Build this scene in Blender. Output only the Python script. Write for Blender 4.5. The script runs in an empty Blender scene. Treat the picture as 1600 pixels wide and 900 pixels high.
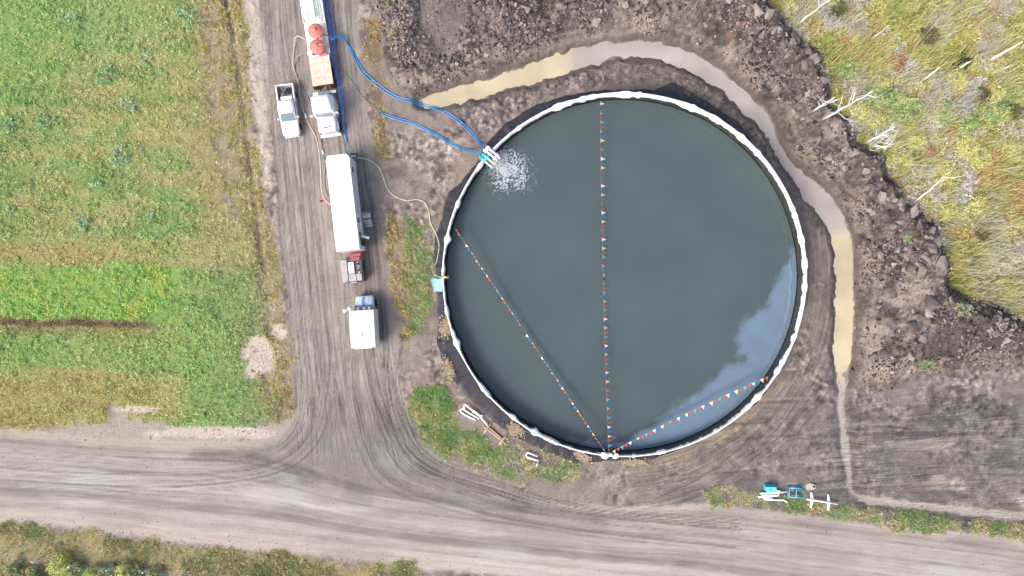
import bpy, bmesh, math, random
import numpy as np
from mathutils import Matrix, Vector

# ------------------------------------------------------------------ camera, sky, sun, exposure
CAM_H = 78.0
FPX = 1066.0                      # focal length in photograph pixels (1600 wide)
SUN_EL, SUN_AZ = 48.0, 232.0      # degrees, azimuth clockwise from +Y
SC = bpy.context.scene
COL = SC.collection
cam_d = bpy.data.cameras.new('camera'); cam_d.sensor_width = 36.0; cam_d.lens = 36.0*FPX/1600.0
cam_d.clip_start = 0.5; cam_d.clip_end = 3000.0
cam = bpy.data.objects.new('camera', cam_d); COL.objects.link(cam)
cam.location = (0, 0, CAM_H); cam.rotation_euler = (0, 0, 0)
SC.camera = cam
world = bpy.data.worlds.new('World'); SC.world = world; world.use_nodes = True
wn = world.node_tree; bg = wn.nodes['Background']
sky = wn.nodes.new('ShaderNodeTexSky'); sky.sky_type = 'NISHITA'; sky.sun_disc = False
sky.sun_elevation = math.radians(SUN_EL); sky.sun_rotation = math.radians(SUN_AZ)
sky.air_density = 1.0; sky.dust_density = 5.0; sky.ozone_density = 0.6
wn.links.new(sky.outputs[0], bg.inputs[0]); bg.inputs[1].default_value = 0.15
sun_d = bpy.data.lights.new('sun', 'SUN'); sun_d.energy = 1.25; sun_d.angle = math.radians(20.0); sun_d.color = (1.0, 0.965, 0.92)
sun = bpy.data.objects.new('sun', sun_d); COL.objects.link(sun)
_e, _a = math.radians(SUN_EL), math.radians(SUN_AZ)
_d = Vector((math.sin(_a)*math.cos(_e), math.cos(_a)*math.cos(_e), math.sin(_e)))
sun.rotation_euler = _d.to_track_quat('Z', 'Y').to_euler()
VS = SC.view_settings
VS.view_transform = 'Standard'; VS.look = 'None'; VS.gamma = 1.0; VS.use_curve_mapping = False; VS.exposure = 0.76
SC.cycles.max_bounces = 6
GAIN = 1.6                       # photograph colour / albedo at this exposure
random.seed(5); RNG = np.random.default_rng(11)

# ------------------------------------------------------------------ small maths
def P(px, py, z=0.0):
    k = (CAM_H - z)/FPX
    return ((px-800.0)*k, -(py-450.0)*k)
def PV(px, py, z=0.0):
    x, y = P(px, py, z); return Vector((x, y, z))
def lin(c):
    c = np.asarray(c, float)/255.0
    return np.where(c <= 0.04045, c/12.92, ((c+0.055)/1.055)**2.4)
def alb(c, g=None):
    return np.clip(lin(c)/(g or GAIN), 0.0, 0.85)
def ss(a, b, x):
    t = np.clip((x-a)/(b-a), 0, 1); return t*t*(3-2*t)
def _hash(i, j, s):
    n = (i.astype(np.int64)*374761393 + j.astype(np.int64)*668265263 + s*1442695041) & 0xffffffff
    n = ((n ^ (n >> 13))*1274126177) & 0xffffffff
    n = n ^ (n >> 16)
    return (n & 0xffffff)/float(0x1000000)
def vnoise(x, y, s=0):
    i, j = np.floor(x).astype(np.int64), np.floor(y).astype(np.int64)
    u, v = x-i, y-j; u = u*u*(3-2*u); v = v*v*(3-2*v)
    return (_hash(i, j, s)*(1-u)+_hash(i+1, j, s)*u)*(1-v)+(_hash(i, j+1, s)*(1-u)+_hash(i+1, j+1, s)*u)*v
def fbm(x, y, sc, o=4, s=0, gain=0.5):
    t, a, n = 0.0, 1.0, 0.0
    x = np.asarray(x, float)/sc; y = np.asarray(y, float)/sc
    for k in range(o):
        t = t+a*vnoise(x+17.3*k, y-9.1*k, s+k*31); n += a; a *= gain; x = x*2.03; y = y*2.03
    return t/n
def worley(x, y, sc, s=0):
    x = x/sc; y = y/sc; i, j = np.floor(x).astype(np.int64), np.floor(y).astype(np.int64)
    best = np.full(x.shape, 9.0); bid = np.zeros(x.shape); sec = np.full(x.shape, 9.0)
    for a in (-1, 0, 1):
        for b in (-1, 0, 1):
            ci, cj = i+a, j+b
            d = np.hypot(ci+_hash(ci, cj, s)-x, cj+_hash(ci, cj, s+7)-y)
            m = d < best
            sec = np.where(m, best, np.minimum(sec, d)); best = np.where(m, d, best)
            bid = np.where(m, _hash(ci, cj, s+13), bid)
    return best, sec, bid
def wpoly(pts, z=0.0): return np.array([P(a, b, z) for a, b in pts])
def seg_dist(X, Y, pts, closed):
    D = np.full(X.shape, 1e9); n = len(pts)
    for k in range(n if closed else n-1):
        a, b = pts[k], pts[(k+1) % n]; e = b-a; L = e@e+1e-9
        t = np.clip(((X-a[0])*e[0]+(Y-a[1])*e[1])/L, 0, 1)
        D = np.minimum(D, np.hypot(X-a[0]-t*e[0], Y-a[1]-t*e[1]))
    return D
def inside(X, Y, pts):
    c = np.zeros(X.shape, bool); n = len(pts)
    for k in range(n):
        (x0, y0), (x1, y1) = pts[k], pts[(k+1) % n]
        if y0 == y1: continue
        c ^= ((y0 > Y) != (y1 > Y)) & (X < (x1-x0)*(Y-y0)/(y1-y0)+x0)
    return c
def sdf(X, Y, pxpts, z=0.0):      # positive inside, metres
    p = wpoly(pxpts, z); d = seg_dist(X, Y, p, True)
    return np.where(inside(X, Y, p), d, -d)
def smooth_path(pts, step=0.3):
    """Catmull-Rom through points (N,2/3), resampled evenly."""
    p = np.asarray(pts, float); p = np.vstack([2*p[0]-p[1], p, 2*p[-1]-p[-2]]); out = []
    for k in range(1, len(p)-2):
        n = max(2, int(np.linalg.norm(p[k+1]-p[k])/step))
        t = np.linspace(0, 1, n, endpoint=False)[:, None]
        a, b, c, d = p[k-1], p[k], p[k+1], p[k+2]
        out.append(0.5*((2*b)+(c-a)*t+(2*a-5*b+4*c-d)*t**2+(3*b-a-3*c+d)*t**3))
    out.append(p[-2][None]); return np.vstack(out)

# ------------------------------------------------------------------ materials
def principled(name):
    m = bpy.data.materials.new(name); m.use_nodes = True
    return m, m.node_tree, m.node_tree.nodes['Principled BSDF']
def mat(name, rgb, rough=0.5, metal=0.0, var=0.12, scale=3.0, bump=0.0, dirt=None, spec=0.5, coat=0.0):
    m, t, b = principled(name); lum = float(lin(rgb)@np.array([.3, .6, .1])); a = alb(rgb, GAIN-(GAIN-1.08)*float(ss(.35, .85, lum)))
    tc = t.nodes.new('ShaderNodeTexCoord'); nz = t.nodes.new('ShaderNodeTexNoise')
    nz.inputs['Scale'].default_value = scale; nz.inputs['Detail'].default_value = 6.0; nz.inputs['Roughness'].default_value = 0.65
    t.links.new(tc.outputs['Object'], nz.inputs['Vector'])
    r = t.nodes.new('ShaderNodeValToRGB'); e = r.color_ramp.elements
    lo = np.asarray(alb(dirt)) if dirt is not None else a*(1-2*var)
    e[0].position = 0.30; e[0].color = (*np.clip(lo, 0, 1), 1); e[1].position = 0.62; e[1].color = (*np.clip(a*(1+var), 0, 0.85), 1)
    if dirt is not None: e[0].position = 0.22; e[1].position = 0.5
    t.links.new(nz.outputs['Fac'], r.inputs['Fac']); t.links.new(r.outputs['Color'], b.inputs['Base Color'])
    b.inputs['Roughness'].default_value = rough; b.inputs['Metallic'].default_value = metal
    b.inputs['Specular IOR Level'].default_value = spec; b.inputs['Coat Weight'].default_value = coat
    if bump:
        bp = t.nodes.new('ShaderNodeBump'); bp.inputs['Strength'].default_value = bump; bp.inputs['Distance'].default_value = 0.03
        t.links.new(nz.outputs['Fac'], bp.inputs['Height']); t.links.new(bp.outputs['Normal'], b.inputs['Normal'])
    return m
def ground_mat(name, grain=0.35, scale=7.0, bump=0.6, dist=0.06, rough=0.95, flows=(), streak=0.3):
    m, t, b = principled(name); L = t.links
    at = t.nodes.new('ShaderNodeAttribute'); at.attribute_name = 'Col'
    ge = t.nodes.new('ShaderNodeNewGeometry')
    n1 = t.nodes.new('ShaderNodeTexNoise'); n1.inputs['Scale'].default_value = scale; n1.inputs['Detail'].default_value = 8; n1.inputs['Roughness'].default_value = 0.75
    L.new(ge.outputs['Position'], n1.inputs['Vector'])
    mr = t.nodes.new('ShaderNodeMapRange'); mr.inputs[1].default_value = 0.28; mr.inputs[2].default_value = 0.72
    mr.inputs[3].default_value = 1-grain; mr.inputs[4].default_value = 1+grain
    L.new(n1.outputs['Fac'], mr.inputs[0])
    fac, hgt = mr.outputs[0], n1.outputs['Fac']
    def mth(op, a, b_):
        q = t.nodes.new('ShaderNodeMath'); q.operation = op
        for k_, v_ in ((0, a), (1, b_)):
            if isinstance(v_, (int, float)): q.inputs[k_].default_value = v_
            else: L.new(v_, q.inputs[k_])
        return q.outputs[0]
    for fl in flows:
        fa_ = t.nodes.new('ShaderNodeAttribute'); fa_.attribute_name = fl
        sx = t.nodes.new('ShaderNodeSeparateXYZ'); L.new(fa_.outputs['Vector'], sx.inputs[0])
        cx = t.nodes.new('ShaderNodeCombineXYZ'); L.new(mth('MULTIPLY', sx.outputs[0], 5.5), cx.inputs[0]); L.new(mth('MULTIPLY', sx.outputs[1], 0.22), cx.inputs[1])
        ns = t.nodes.new('ShaderNodeTexNoise'); ns.inputs['Scale'].default_value = 1.0; ns.inputs['Detail'].default_value = 4; ns.inputs['Roughness'].default_value = 0.72; ns.inputs['Distortion'].default_value = 0.25
        L.new(cx.outputs[0], ns.inputs['Vector'])
        dv = mth('MULTIPLY', mth('MINIMUM', mth('MAXIMUM', mth('MULTIPLY', mth('SUBTRACT', ns.outputs['Fac'], 0.5), 1.7), -0.22), 0.2), sx.outputs[2])
        fac = mth('ADD', fac, mth('MULTIPLY', dv, streak*3.2)); hgt = mth('ADD', hgt, mth('MULTIPLY', dv, 2.2))
    fac = mth('MAXIMUM', fac, 0.35)
    mx = t.nodes.new('ShaderNodeVectorMath'); mx.operation = 'SCALE'
    L.new(at.outputs['Color'], mx.inputs[0]); L.new(fac, mx.inputs['Scale'])
    L.new(mx.outputs[0], b.inputs['Base Color']); b.inputs['Roughness'].default_value = rough; b.inputs['Specular IOR Level'].default_value = 0.2
    bp = t.nodes.new('ShaderNodeBump'); bp.inputs['Strength'].default_value = bump; bp.inputs['Distance'].default_value = dist
    L.new(hgt, bp.inputs['Height']); L.new(bp.outputs['Normal'], b.inputs['Normal'])
    return m
def leaf_mat(name):
    m, t, b = principled(name)
    at = t.nodes.new('ShaderNodeAttribute'); at.attribute_name = 'Col'
    t.links.new(at.outputs['Color'], b.inputs['Base Color']); b.inputs['Roughness'].default_value = 0.7; b.inputs['Specular IOR Level'].default_value = 0.25
    tr = t.nodes.new('ShaderNodeBsdfTranslucent'); t.links.new(at.outputs['Color'], tr.inputs['Color'])
    mx = t.nodes.new('ShaderNodeMixShader'); mx.inputs[0].default_value = 0.25
    t.links.new(b.outputs[0], mx.inputs[1]); t.links.new(tr.outputs[0], mx.inputs[2])
    t.links.new(mx.outputs[0], t.nodes['Material Output'].inputs['Surface'])
    return m

# ------------------------------------------------------------------ object helpers
def link(name, me, m=None, parent=None):
    o = bpy.data.objects.new(name, me); COL.objects.link(o)
    if m is not None and me is not None and not me.materials: me.materials.append(m)
    if parent is not None: o.parent = parent
    return o
def tag(o, label=None, cat=None, group=None, kind=None):
    if label: o['label'] = label
    if cat: o['category'] = cat
    if group: o['group'] = group
    if kind: o['kind'] = kind
    return o
def thing(name, label, cat, loc=(0, 0, 0), rz=0.0, group=None):
    o = bpy.data.objects.new(name, None); COL.objects.link(o); o.empty_display_size = 0.3
    o.location = loc; o.rotation_euler = (0, 0, rz)
    return tag(o, label, cat, group)
def np_mesh(name, V, F, col=None, smooth=False, extra=None):
    me = bpy.data.meshes.new(name); V = np.ascontiguousarray(V, np.float32); F = np.ascontiguousarray(F, np.int32)
    k = F.shape[1]
    me.vertices.add(len(V)); me.vertices.foreach_set('co', V.ravel())
    me.loops.add(F.size); me.loops.foreach_set('vertex_index', F.ravel())
    me.polygons.add(len(F)); me.polygons.foreach_set('loop_start', np.arange(0, F.size, k, dtype=np.int32))
    me.polygons.foreach_set('use_smooth', np.full(len(F), smooth))
    if col is not None:
        a = me.attributes.new('Col', 'FLOAT_COLOR', 'POINT')
        c = np.ones((len(V), 4), np.float32); c[:, :3] = col; a.data.foreach_set('color', c.ravel())
    for k2, v in (extra or {}).items():
        if np.ndim(v) == 2:
            a = me.attributes.new(k2, 'FLOAT_VECTOR', 'POINT'); a.data.foreach_set('vector', np.ascontiguousarray(v, np.float32).ravel()); continue
        a = me.attributes.new(k2, 'FLOAT', 'POINT'); a.data.foreach_set('value', np.ascontiguousarray(v, np.float32))
    me.update(calc_edges=True); return me
class MB:
    def __init__(s): s.bm = bmesh.new()
    def box(s, c, size, rz=0.0, rx=0.0, ry=0.0, top=None, bevel=0.0):
        """box centred at c; top=(sx,sy,dx,dy) scales/offsets the top face"""
        M = Matrix.Translation(c) @ Matrix.Rotation(rz, 4, 'Z') @ Matrix.Rotation(rx, 4, 'X') @ Matrix.Rotation(ry, 4, 'Y')
        vs = []
        for zz in (-.5, .5):
            for xx, yy in ((-.5, -.5), (.5, -.5), (.5, .5), (-.5, .5)):
                x, y = xx*size[0], yy*size[1]
                if zz > 0 and top: x = x*top[0]+(top[2] if len(top) > 2 else 0); y = y*top[1]+(top[3] if len(top) > 3 else 0)
                vs.append(s.bm.verts.new(M @ Vector((x, y, zz*size[2]))))
        fs = [s.bm.faces.new([vs[i] for i in f]) for f in ((3, 2, 1, 0), (4, 5, 6, 7), (0, 1, 5, 4), (1, 2, 6, 5), (2, 3, 7, 6), (3, 0, 4, 7))]
        if bevel:
            es = {e for f in fs for e in f.edges}
            bmesh.ops.bevel(s.bm, geom=list(es), offset=bevel, segments=2, profile=0.6, affect='EDGES')
        return s
    def tube(s, pts, r, n=8, cap=True):
        pts = [Vector(p) for p in pts]; rings = []
        rs = r if hasattr(r, '__len__') else [r]*len(pts)
        up = Vector((0.03, 0.05, 1)).normalized()
        for k, p in enumerate(pts):
            t = (pts[min(k+1, len(pts)-1)]-pts[max(k-1, 0)])
            t = t.normalized() if t.length > 1e-6 else Vector((0, 0, 1))
            a = t.cross(up)
            if a.length < 0.05: a = t.cross(Vector((1, 0, 0)))
            a.normalize(); b = a.cross(t).normalized()
            rings.append([s.bm.verts.new(p+(a*math.cos(2*math.pi*i/n)+b*math.sin(2*math.pi*i/n))*rs[k]) for i in range(n)])
        for k in range(len(rings)-1):
            for i in range(n):
                f = s.bm.faces.new((rings[k][i], rings[k][(i+1) % n], rings[k+1][(i+1) % n], rings[k+1][i])); f.smooth = True
        if cap: s.bm.faces.new(rings[0][::-1]); s.bm.faces.new(rings[-1])
        return s
    def lathe(s, c, prof, n=24, rx=0.0, ry=0.0, smooth=True):
        M = Matrix.Translation(c) @ Matrix.Rotation(rx, 4, 'X') @ Matrix.Rotation(ry, 4, 'Y'); rings = []
        for r, z in prof:
            if r < 1e-4: rings.append([s.bm.verts.new(M @ Vector((0, 0, z)))])
            else: rings.append([s.bm.verts.new(M @ Vector((r*math.cos(2*math.pi*(i+.5)/n), r*math.sin(2*math.pi*(i+.5)/n), z))) for i in range(n)])
        for A, B in zip(rings, rings[1:]):
            for i in range(n):
                q = [A[i % len(A)], A[(i+1) % len(A)], B[(i+1) % len(B)], B[i % len(B)]]
                q = list(dict.fromkeys(q))
                if len(q) > 2: f = s.bm.faces.new(q); f.smooth = smooth
        for R_, rev in ((rings[0], True), (rings[-1], False)):
            if len(R_) > 2: s.bm.faces.new(R_[::-1] if rev else R_)
        return s
    def loft(s, secs, smooth=True, cap=True):
        R_ = [[s.bm.verts.new(p) for p in sec] for sec in secs]; n = len(R_[0])
        for A, B in zip(R_, R_[1:]):
            for i in range(n):
                f = s.bm.faces.new((A[i], A[(i+1) % n], B[(i+1) % n], B[i])); f.smooth = smooth
        if cap: s.bm.faces.new(R_[0][::-1]); s.bm.faces.new(R_[-1])
        return s
    def mesh(s, name):
        bmesh.ops.recalc_face_normals(s.bm, faces=s.bm.faces); me = bpy.data.meshes.new(name); s.bm.to_mesh(me); s.bm.free(); return me
    def build(s, name, m, parent=None): return link(name, s.mesh(name), m, parent)

# ================================================================== GROUND
DX = 0.15
gx = np.arange(-68, 68+DX, DX); gy = np.arange(-42.5, 42.5+DX, DX)
X, Y = np.meshgrid(gx, gy)                       # [iy, ix]
PXX = X/CAM_H*FPX+800; PYY = -Y/CAM_H*FPX+450    # photograph pixels of the ground points
NY, NX = X.shape
n8 = fbm(X, Y, 8.0, 4, 1); n3 = fbm(X, Y, 3.0, 4, 2); n1 = fbm(X, Y, 1.0, 4, 3); n05 = fbm(X, Y, 0.45, 3, 4)
wob = (n3-0.5)*1.6+(n1-0.5)*1.0
def M(pts, soft=0.25, noise=1.0, z=0.0): return ss(-soft, soft, sdf(X, Y, pts, z)+wob*noise)
def blob(cx, cy, rx, ry, noise=0.8, rot=0.0):
    x = (PXX-cx); y = (PYY-cy); c, s_ = math.cos(rot), math.sin(rot)
    d = np.hypot((x*c+y*s_)/rx, (-x*s_+y*c)/ry)
    return ss(1.25, 0.75, d-(n3-0.5)*noise-(n1-.5)*noise*0.7)

FIELD = [(-200, -200), (305, -200), (312, 0), (318, 100), (330, 200), (352, 300), (395, 380), (410, 450), (420, 520), (410, 600), (440, 640), (430, 655), (380, 662), (300, 668), (200, 655), (176, 632), (165, 660), (60, 668), (-200, 655)]
VERGE = [(305, -200), (370, -200), (376, 0), (384, 100), (394, 200), (412, 300), (432, 400), (446, 500), (458, 600), (460, 635), (444, 662), (425, 655), (405, 600), (415, 520), (405, 450), (390, 380), (348, 300), (326, 200), (312, 0)]
TR_L = [(398, -200), (405, 0), (412, 100), (425, 200), (434, 300), (443, 400), (455, 500), (463, 600), (462, 640), (445, 672), (400, 694), (300, 700)]
TR_R = [(560, -200), (556, 0), (562, 100), (578, 200), (592, 300), (607, 400), (620, 520), (626, 600), (642, 680), (700, 732), (800, 766), (900, 790)]
RD_T = [(-220, 655), (0, 672), (200, 688), (400, 696), (520, 735), (640, 760), (780, 775), (900, 788), (1000, 792), (1100, 788), (1300, 808), (1500, 830), (1750, 864)]
RD_B = [(-220, 805), (0, 822), (150, 828), (280, 850), (420, 864), (600, 880), (800, 902), (1000, 925), (1400, 985), (1750, 1040)]
ROAD = RD_T+RD_B[::-1]
TRACK = TR_L+[(400, 740), (640, 770)]+TR_R[::-1]
SPOIL_OUT = [(1130, -200), (1205, 0), (1245, 48), (1283, 78), (1300, 130), (1300, 162), (1332, 182), (1336, 215), (1386, 240), (1396, 275), (1422, 312), (1466, 352), (1490, 410), (1486, 442), (1520, 466), (1560, 476), (1600, 496), (1760, 530)]
SPOIL_IN = [(590, -200), (590, 0), (592, 60), (600, 110), (640, 150), (680, 132), (740, 112), (820, 88), (880, 58), (960, 42), (1060, 60), (1130, 98), (1180, 138), (1225, 210), (1260, 258), (1310, 300), (1342, 360), (1347, 450), (1347, 560), (1336, 600), (1400, 610), (1450, 592), (1530, 578), (1760, 570)]
SPOIL = SPOIL_IN+SPOIL_OUT[::-1]
SCRUB = SPOIL_OUT+[(1760, -200)]
G_MID = [(612, 332), (640, 338), (660, 360), (672, 400), (676, 440), (672, 490), (655, 515), (632, 522), (622, 480), (612, 420), (606, 370)]
G_B = [(645, 612), (690, 604), (704, 618), (712, 645), (730, 672), (765, 690), (782, 712), (760, 724), (715, 713), (680, 696), (655, 667), (638, 640)]
G_B2 = [(772, 690), (830, 711), (905, 728), (895, 746), (840, 752), (770, 738), (700, 716), (740, 716)]
G_C = [(1098, 768), (1140, 762), (1190, 768), (1260, 786), (1320, 792), (1420, 802), (1540, 818), (1640, 830), (1640, 845), (1530, 832), (1400, 828), (1300, 812), (1240, 800), (1110, 784)]
G_D = [(-220, 805), (0, 822), (150, 828), (180, 845), (280, 852), (420, 866), (560, 880), (640, 886), (660, 905), (640, 1100), (-220, 1100)]
LINER_PX = [(700, 300), (690, 340), (680, 370), (677, 400), (681, 430), (683, 470), (684, 500), (682, 530), (689, 560), (699, 582), (722, 612), (760, 648), (800, 678), (850, 704), (900, 724), (930, 722), (960, 720), (1020, 716), (1080, 694), (1110, 676), (1190, 622), (1235, 540), (1240, 440), (1225, 350), (1180, 235), (1165, 205), (1150, 190), (1110, 163), (1072, 139), (1050, 129), (1022, 141), (990, 141), (920, 144), (880, 151), (830, 168), (790, 194), (760, 224), (745, 254), (722, 284)]
TC = P(976, 429, 3.66); TR = 19.9                # tank centre, radius
DITCH = [(660, 158, 10), (700, 149, 18), (740, 141, 24), (790, 126, 27), (850, 107, 29), (900, 90, 30), (960, 77, 25), (1020, 75, 23), (1080, 93, 22), (1130, 125, 24), (1170, 160, 23), (1200, 192, 19), (1220, 232, 9), (1240, 264, 12), (1262, 286, 22), (1290, 315, 29), (1310, 350, 29), (1322, 392, 27), (1323, 450, 28), (1322, 520, 28), (1320, 560, 25), (1318, 592, 17), (1317, 612, 9), (1314, 640, 5), (1321, 690, 6), (1327, 740, 6), (1331, 766, 5), (1348, 780, 5), (1400, 787, 7), (1450, 793, 7), (1500, 798, 9), (1570, 804, 7), (1640, 810, 6)]
RT = np.hypot(X-TC[0], Y-TC[1])                  # distance from the tank's axis

# ditch centre line field: signed distance to water edge (positive in water)
dp = smooth_path([(*P(a, b), w*CAM_H/FPX/2) for a, b, w in DITCH], 0.25)
dws = np.full(X.shape, -1e9)
for k in range(0, len(dp)):
    x0, y0, w0 = dp[k]; R_ = 4.5
    ix0, ix1 = np.searchsorted(gx, (x0-R_, x0+R_)); iy0, iy1 = np.searchsorted(gy, (y0-R_, y0+R_))
    sl = (slice(iy0, iy1), slice(ix0, ix1))
    dws[sl] = np.maximum(dws[sl], w0-np.hypot(X[sl]-x0, Y[sl]-y0))
dws = np.maximum(dws, -4.0)

m_field = M(FIELD, 0.5, 1.2); m_verge = M(VERGE, 0.5, 0.9); m_track = M(TRACK, 0.35, 0.5)
m_road = M(ROAD, 0.5, 0.7); m_spoil = M(SPOIL, 0.5, 0.5, 1.0); m_scrub = M(SCRUB, 0.3, 0.35, 1.0)
m_mid = M(G_MID, 0.5, 1.0); m_b = M(G_B, 0.6, 1.0); m_b2 = M(G_B2, 0.8, 1.5); m_c = M(G_C, 0.3, 0.8); m_d = M(G_D, 0.5, 1.2)
strip = M([(572, 30), (590, 30), (602, 100), (606, 200), (616, 250), (590, 252), (584, 200), (576, 120)], 0.5, 1.3)

pale = np.maximum.reduce([blob(405, 558, 20, 30, 1.0), blob(437, 517, 11, 13), blob(215, 640, 45, 7, .9), blob(330, 676, 100, 8, .9)])
m_field = m_field*(1-0.9*pale); m_verge = m_verge*(1-0.9*pale)
soil_free0 = (1-m_field)*(1-m_scrub)*(1-m_track)*(1-m_road)*(1-m_verge)*(1-m_d)
# ---- heights
Z = (n8-0.5)*0.18+(n3-0.5)*0.10
d_in = seg_dist(X, Y, wpoly(SPOIL_IN, 0.5), False); d_out = seg_dist(X, Y, wpoly(SPOIL_OUT, 1.2), False)
sp_in = inside(X, Y, wpoly(SPOIL, 1.0))
hs = 2.3*np.minimum(ss(0, 7.5, d_in), ss(0.0, 2.6, d_out+(n1-0.5)*0.9))*np.where(sp_in, 1, 0)
hs = hs*(0.35+0.65*ss(640, 900, PXX))*(0.75+0.6*n8)
graded = M([(640, -200), (735, -200), (725, 40), (722, 90), (690, 100), (672, 80), (655, 30)], 0.8, 0.6)*0.85
w1, w1s, id1 = worley(X+wob*0.3, Y+wob*0.2, 1.15, 3); w2, w2s, id2 = worley(X, Y, 0.55, 9); w3, w3s, id3 = worley(X, Y, 0.33, 21)
lump = (0.50*(1-w1)*id1+0.40*(1-w2)*id2+0.20*(1-w3)+0.14*n05)
inner_b = ss(19.9+1.2, 19.9+2.6, RT)*ss(-0.3, -1.0, dws)*M([(700, 175), (790, 140), (900, 105), (960, 92), (1080, 110), (1150, 160), (1200, 220), (1230, 290), (1200, 240), (1130, 180), (1040, 130), (900, 140), (800, 185), (740, 230)], 0.8, 0.8)
nq = fbm(X, Y, 3.4, 3, 120); ridge = 1-np.abs(2*fbm(X+Y*0.4, Y-X*0.5, 2.6, 3, 121)-1)
wL, wLs, idL = worley(X+wob*0.6, Y+wob*0.5, 2.6, 33)
rough_soil = np.clip(m_spoil*(1-graded)*(0.35+0.65*ss(0.0, 2.2, d_in))*(0.35+0.65*ss(0.36, 0.54, nq)), 0, 1)
Z = Z+hs+lump*(rough_soil*0.95+inner_b*0.4)+m_spoil*(1-graded)*ss(0, 3, d_in)*(0.75*(1-wL)*idL+0.5*(ridge-0.6))
Z = Z+0.10*m_field*(1-m_road)+0.12*m_scrub
Z = Z+0.25*ss(0, 4, sdf(X, Y, ROAD))             # road crown
bank = ss(-1.3, 0.35, dws+(n1-0.5)*0.8+(n05-.5)*0.35+(n3-.5)*1.0)
bank = bank*(1-0.65*ss(560, 625, PYY)*ss(1240, 1260, PXX))
Z = Z-0.75*bank
furrow = seg_dist(X, Y, wpoly([(345, -200), (352, 0), (360, 40), (366, 70), (373, 120), (386, 220), (396, 300), (404, 370), (412, 420)]), False)
Z = Z-0.16*ss(0.55, 0.05, furrow+(n1-.5)*0.4)
yardm = soil_free0*(1-m_spoil)*ss(TR+1.0, TR+2.5, RT)*(1-bank)
yr = yardm*(0.25+ss(.40, .60, fbm(X, Y, 4.0, 3, 130)))
Z = Z+yr*(0.16*(1-w2)*id2+0.10*(1-w3)*id3+0.10*(n05-.5))*np.where(PYY < 600, 1, 0.35)
# flat pad under the tank and its liner
Z = np.where(RT < TR+2.5, Z*ss(TR+0.3, TR+2.5, RT), Z)

# ---- tyre tracks
rutH = np.zeros(X.shape); rutC = np.zeros(X.shape)
def stamp(pts, w, dh, dc, step=0.12):
    p = smooth_path(pts, step); R_ = w*1.6; n = int(R_/DX)+1
    oi, oj = np.meshgrid(np.arange(-n, n+1), np.arange(-n, n+1)); oi = oi.ravel(); oj = oj.ravel()
    cx = np.round((p[:, 0]-gx[0])/DX).astype(int); cy = np.round((p[:, 1]-gy[0])/DX).astype(int)
    ix = (cx[:, None]+oi[None]).ravel(); iy = (cy[:, None]+oj[None]).ravel()
    k = (ix >= 0) & (ix < NX) & (iy >= 0) & (iy < NY)
    fade = np.clip(np.minimum(np.arange(len(p)), np.arange(len(p))[::-1])*step/4.0, 0, 1)
    d = np.hypot(gx[0]+ix*DX-np.repeat(p[:, 0], len(oi)), gy[0]+iy*DX-np.repeat(p[:, 1], len(oi)))+np.repeat((1-fade)*w*1.6, len(oi))
    ix, iy, d = ix[k], iy[k], d[k]
    x0, x1, y0, y1 = ix.min(), ix.max()+1, iy.min(), iy.max()+1
    D = np.full((y1-y0, x1-x0), 9.0); np.minimum.at(D, (iy-y0, ix-x0), d)
    sl = (slice(y0, y1), slice(x0, x1)); mod = 0.35+1.1*fbm(X[sl], Y[sl], 2.2, 2, int(abs(dc)*997)+len(p))
    rutH[sl] += (-ss(w, w*0.35, D)+0.55*np.exp(-((D-w*1.2)/(0.25*w+0.03))**2))*dh*mod
    rutC[sl] += ss(w*1.05, w*0.3, D)*dc*mod
def along(A, B, s):
    """curve a fraction s of the way from polyline A to polyline B (both parametrised by index)"""
    n = 24; a = smooth_path([P(*q) for q in A], 0.5); b = smooth_path([P(*q) for q in B], 0.5)
    a = a[np.linspace(0, len(a)-1, n).astype(int)]; b = b[np.linspace(0, len(b)-1, n).astype(int)]
    return a*(1-s)+b*s
LA = [(405, -120), (405, 0), (425, 200), (443, 400), (463, 600), (468, 700)]; RA = [(556, -120), (556, 0), (578, 200), (607, 400), (626, 600), (690, 730)]
for k in range(44):
    s = (random.random()**1.25)*0.94+0.02; c = along(LA, RA, s); c[:, 0] += 0.35*np.sin(np.linspace(0, random.uniform(2, 7), 24)+random.random()*6)
    stamp(c, random.uniform(0.08, 0.18), random.uniform(0.02, 0.05), random.choice((0.5, 0.8, 1.0, -0.5)))
L1 = [(455, 480), (463, 600), (452, 672), (380, 712), (200, 712), (-150, 690)]; L2 = [(575, 480), (560, 620), (505, 730), (400, 772), (220, 790), (-150, 770)]
for k in range(14):
    stamp(along(L1, L2, random.random()), random.uniform(0.08, 0.2), random.uniform(0.01, 0.035), random.choice((0.3, 0.5, 0.8, -0.4)))
R1 = [(622, 520), (632, 630), (672, 710), (780, 752), (920, 790), (1200, 815)]; R2 = [(540, 500), (545, 640), (590, 750), (720, 800), (880, 830), (1200, 868)]
for k in range(26):
    s = random.random()**1.5; stamp(along(R1, R2, s), random.uniform(0.08, 0.2), random.uniform(0.01, 0.04), random.choice((0.35, 0.6, 0.9, -0.4)))
for k in range(9):
    stamp(along(R1, R2, random.uniform(0, .35)), random.uniform(.08, .13), .05, 1.5)
for k in range(8):
    stamp(along(L1, L2, random.uniform(0, .8)), random.uniform(.08, .12), .03, 1.1)
for k in range(34):
    s = random.uniform(0.06, 0.98); c = along(RD_T, RD_B, s)
    stamp(c, random.uniform(0.14, 0.6), random.uniform(0.004, 0.018), random.choice((0.25, 0.45, 0.7, -0.5, -0.7)), 0.2)
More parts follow.
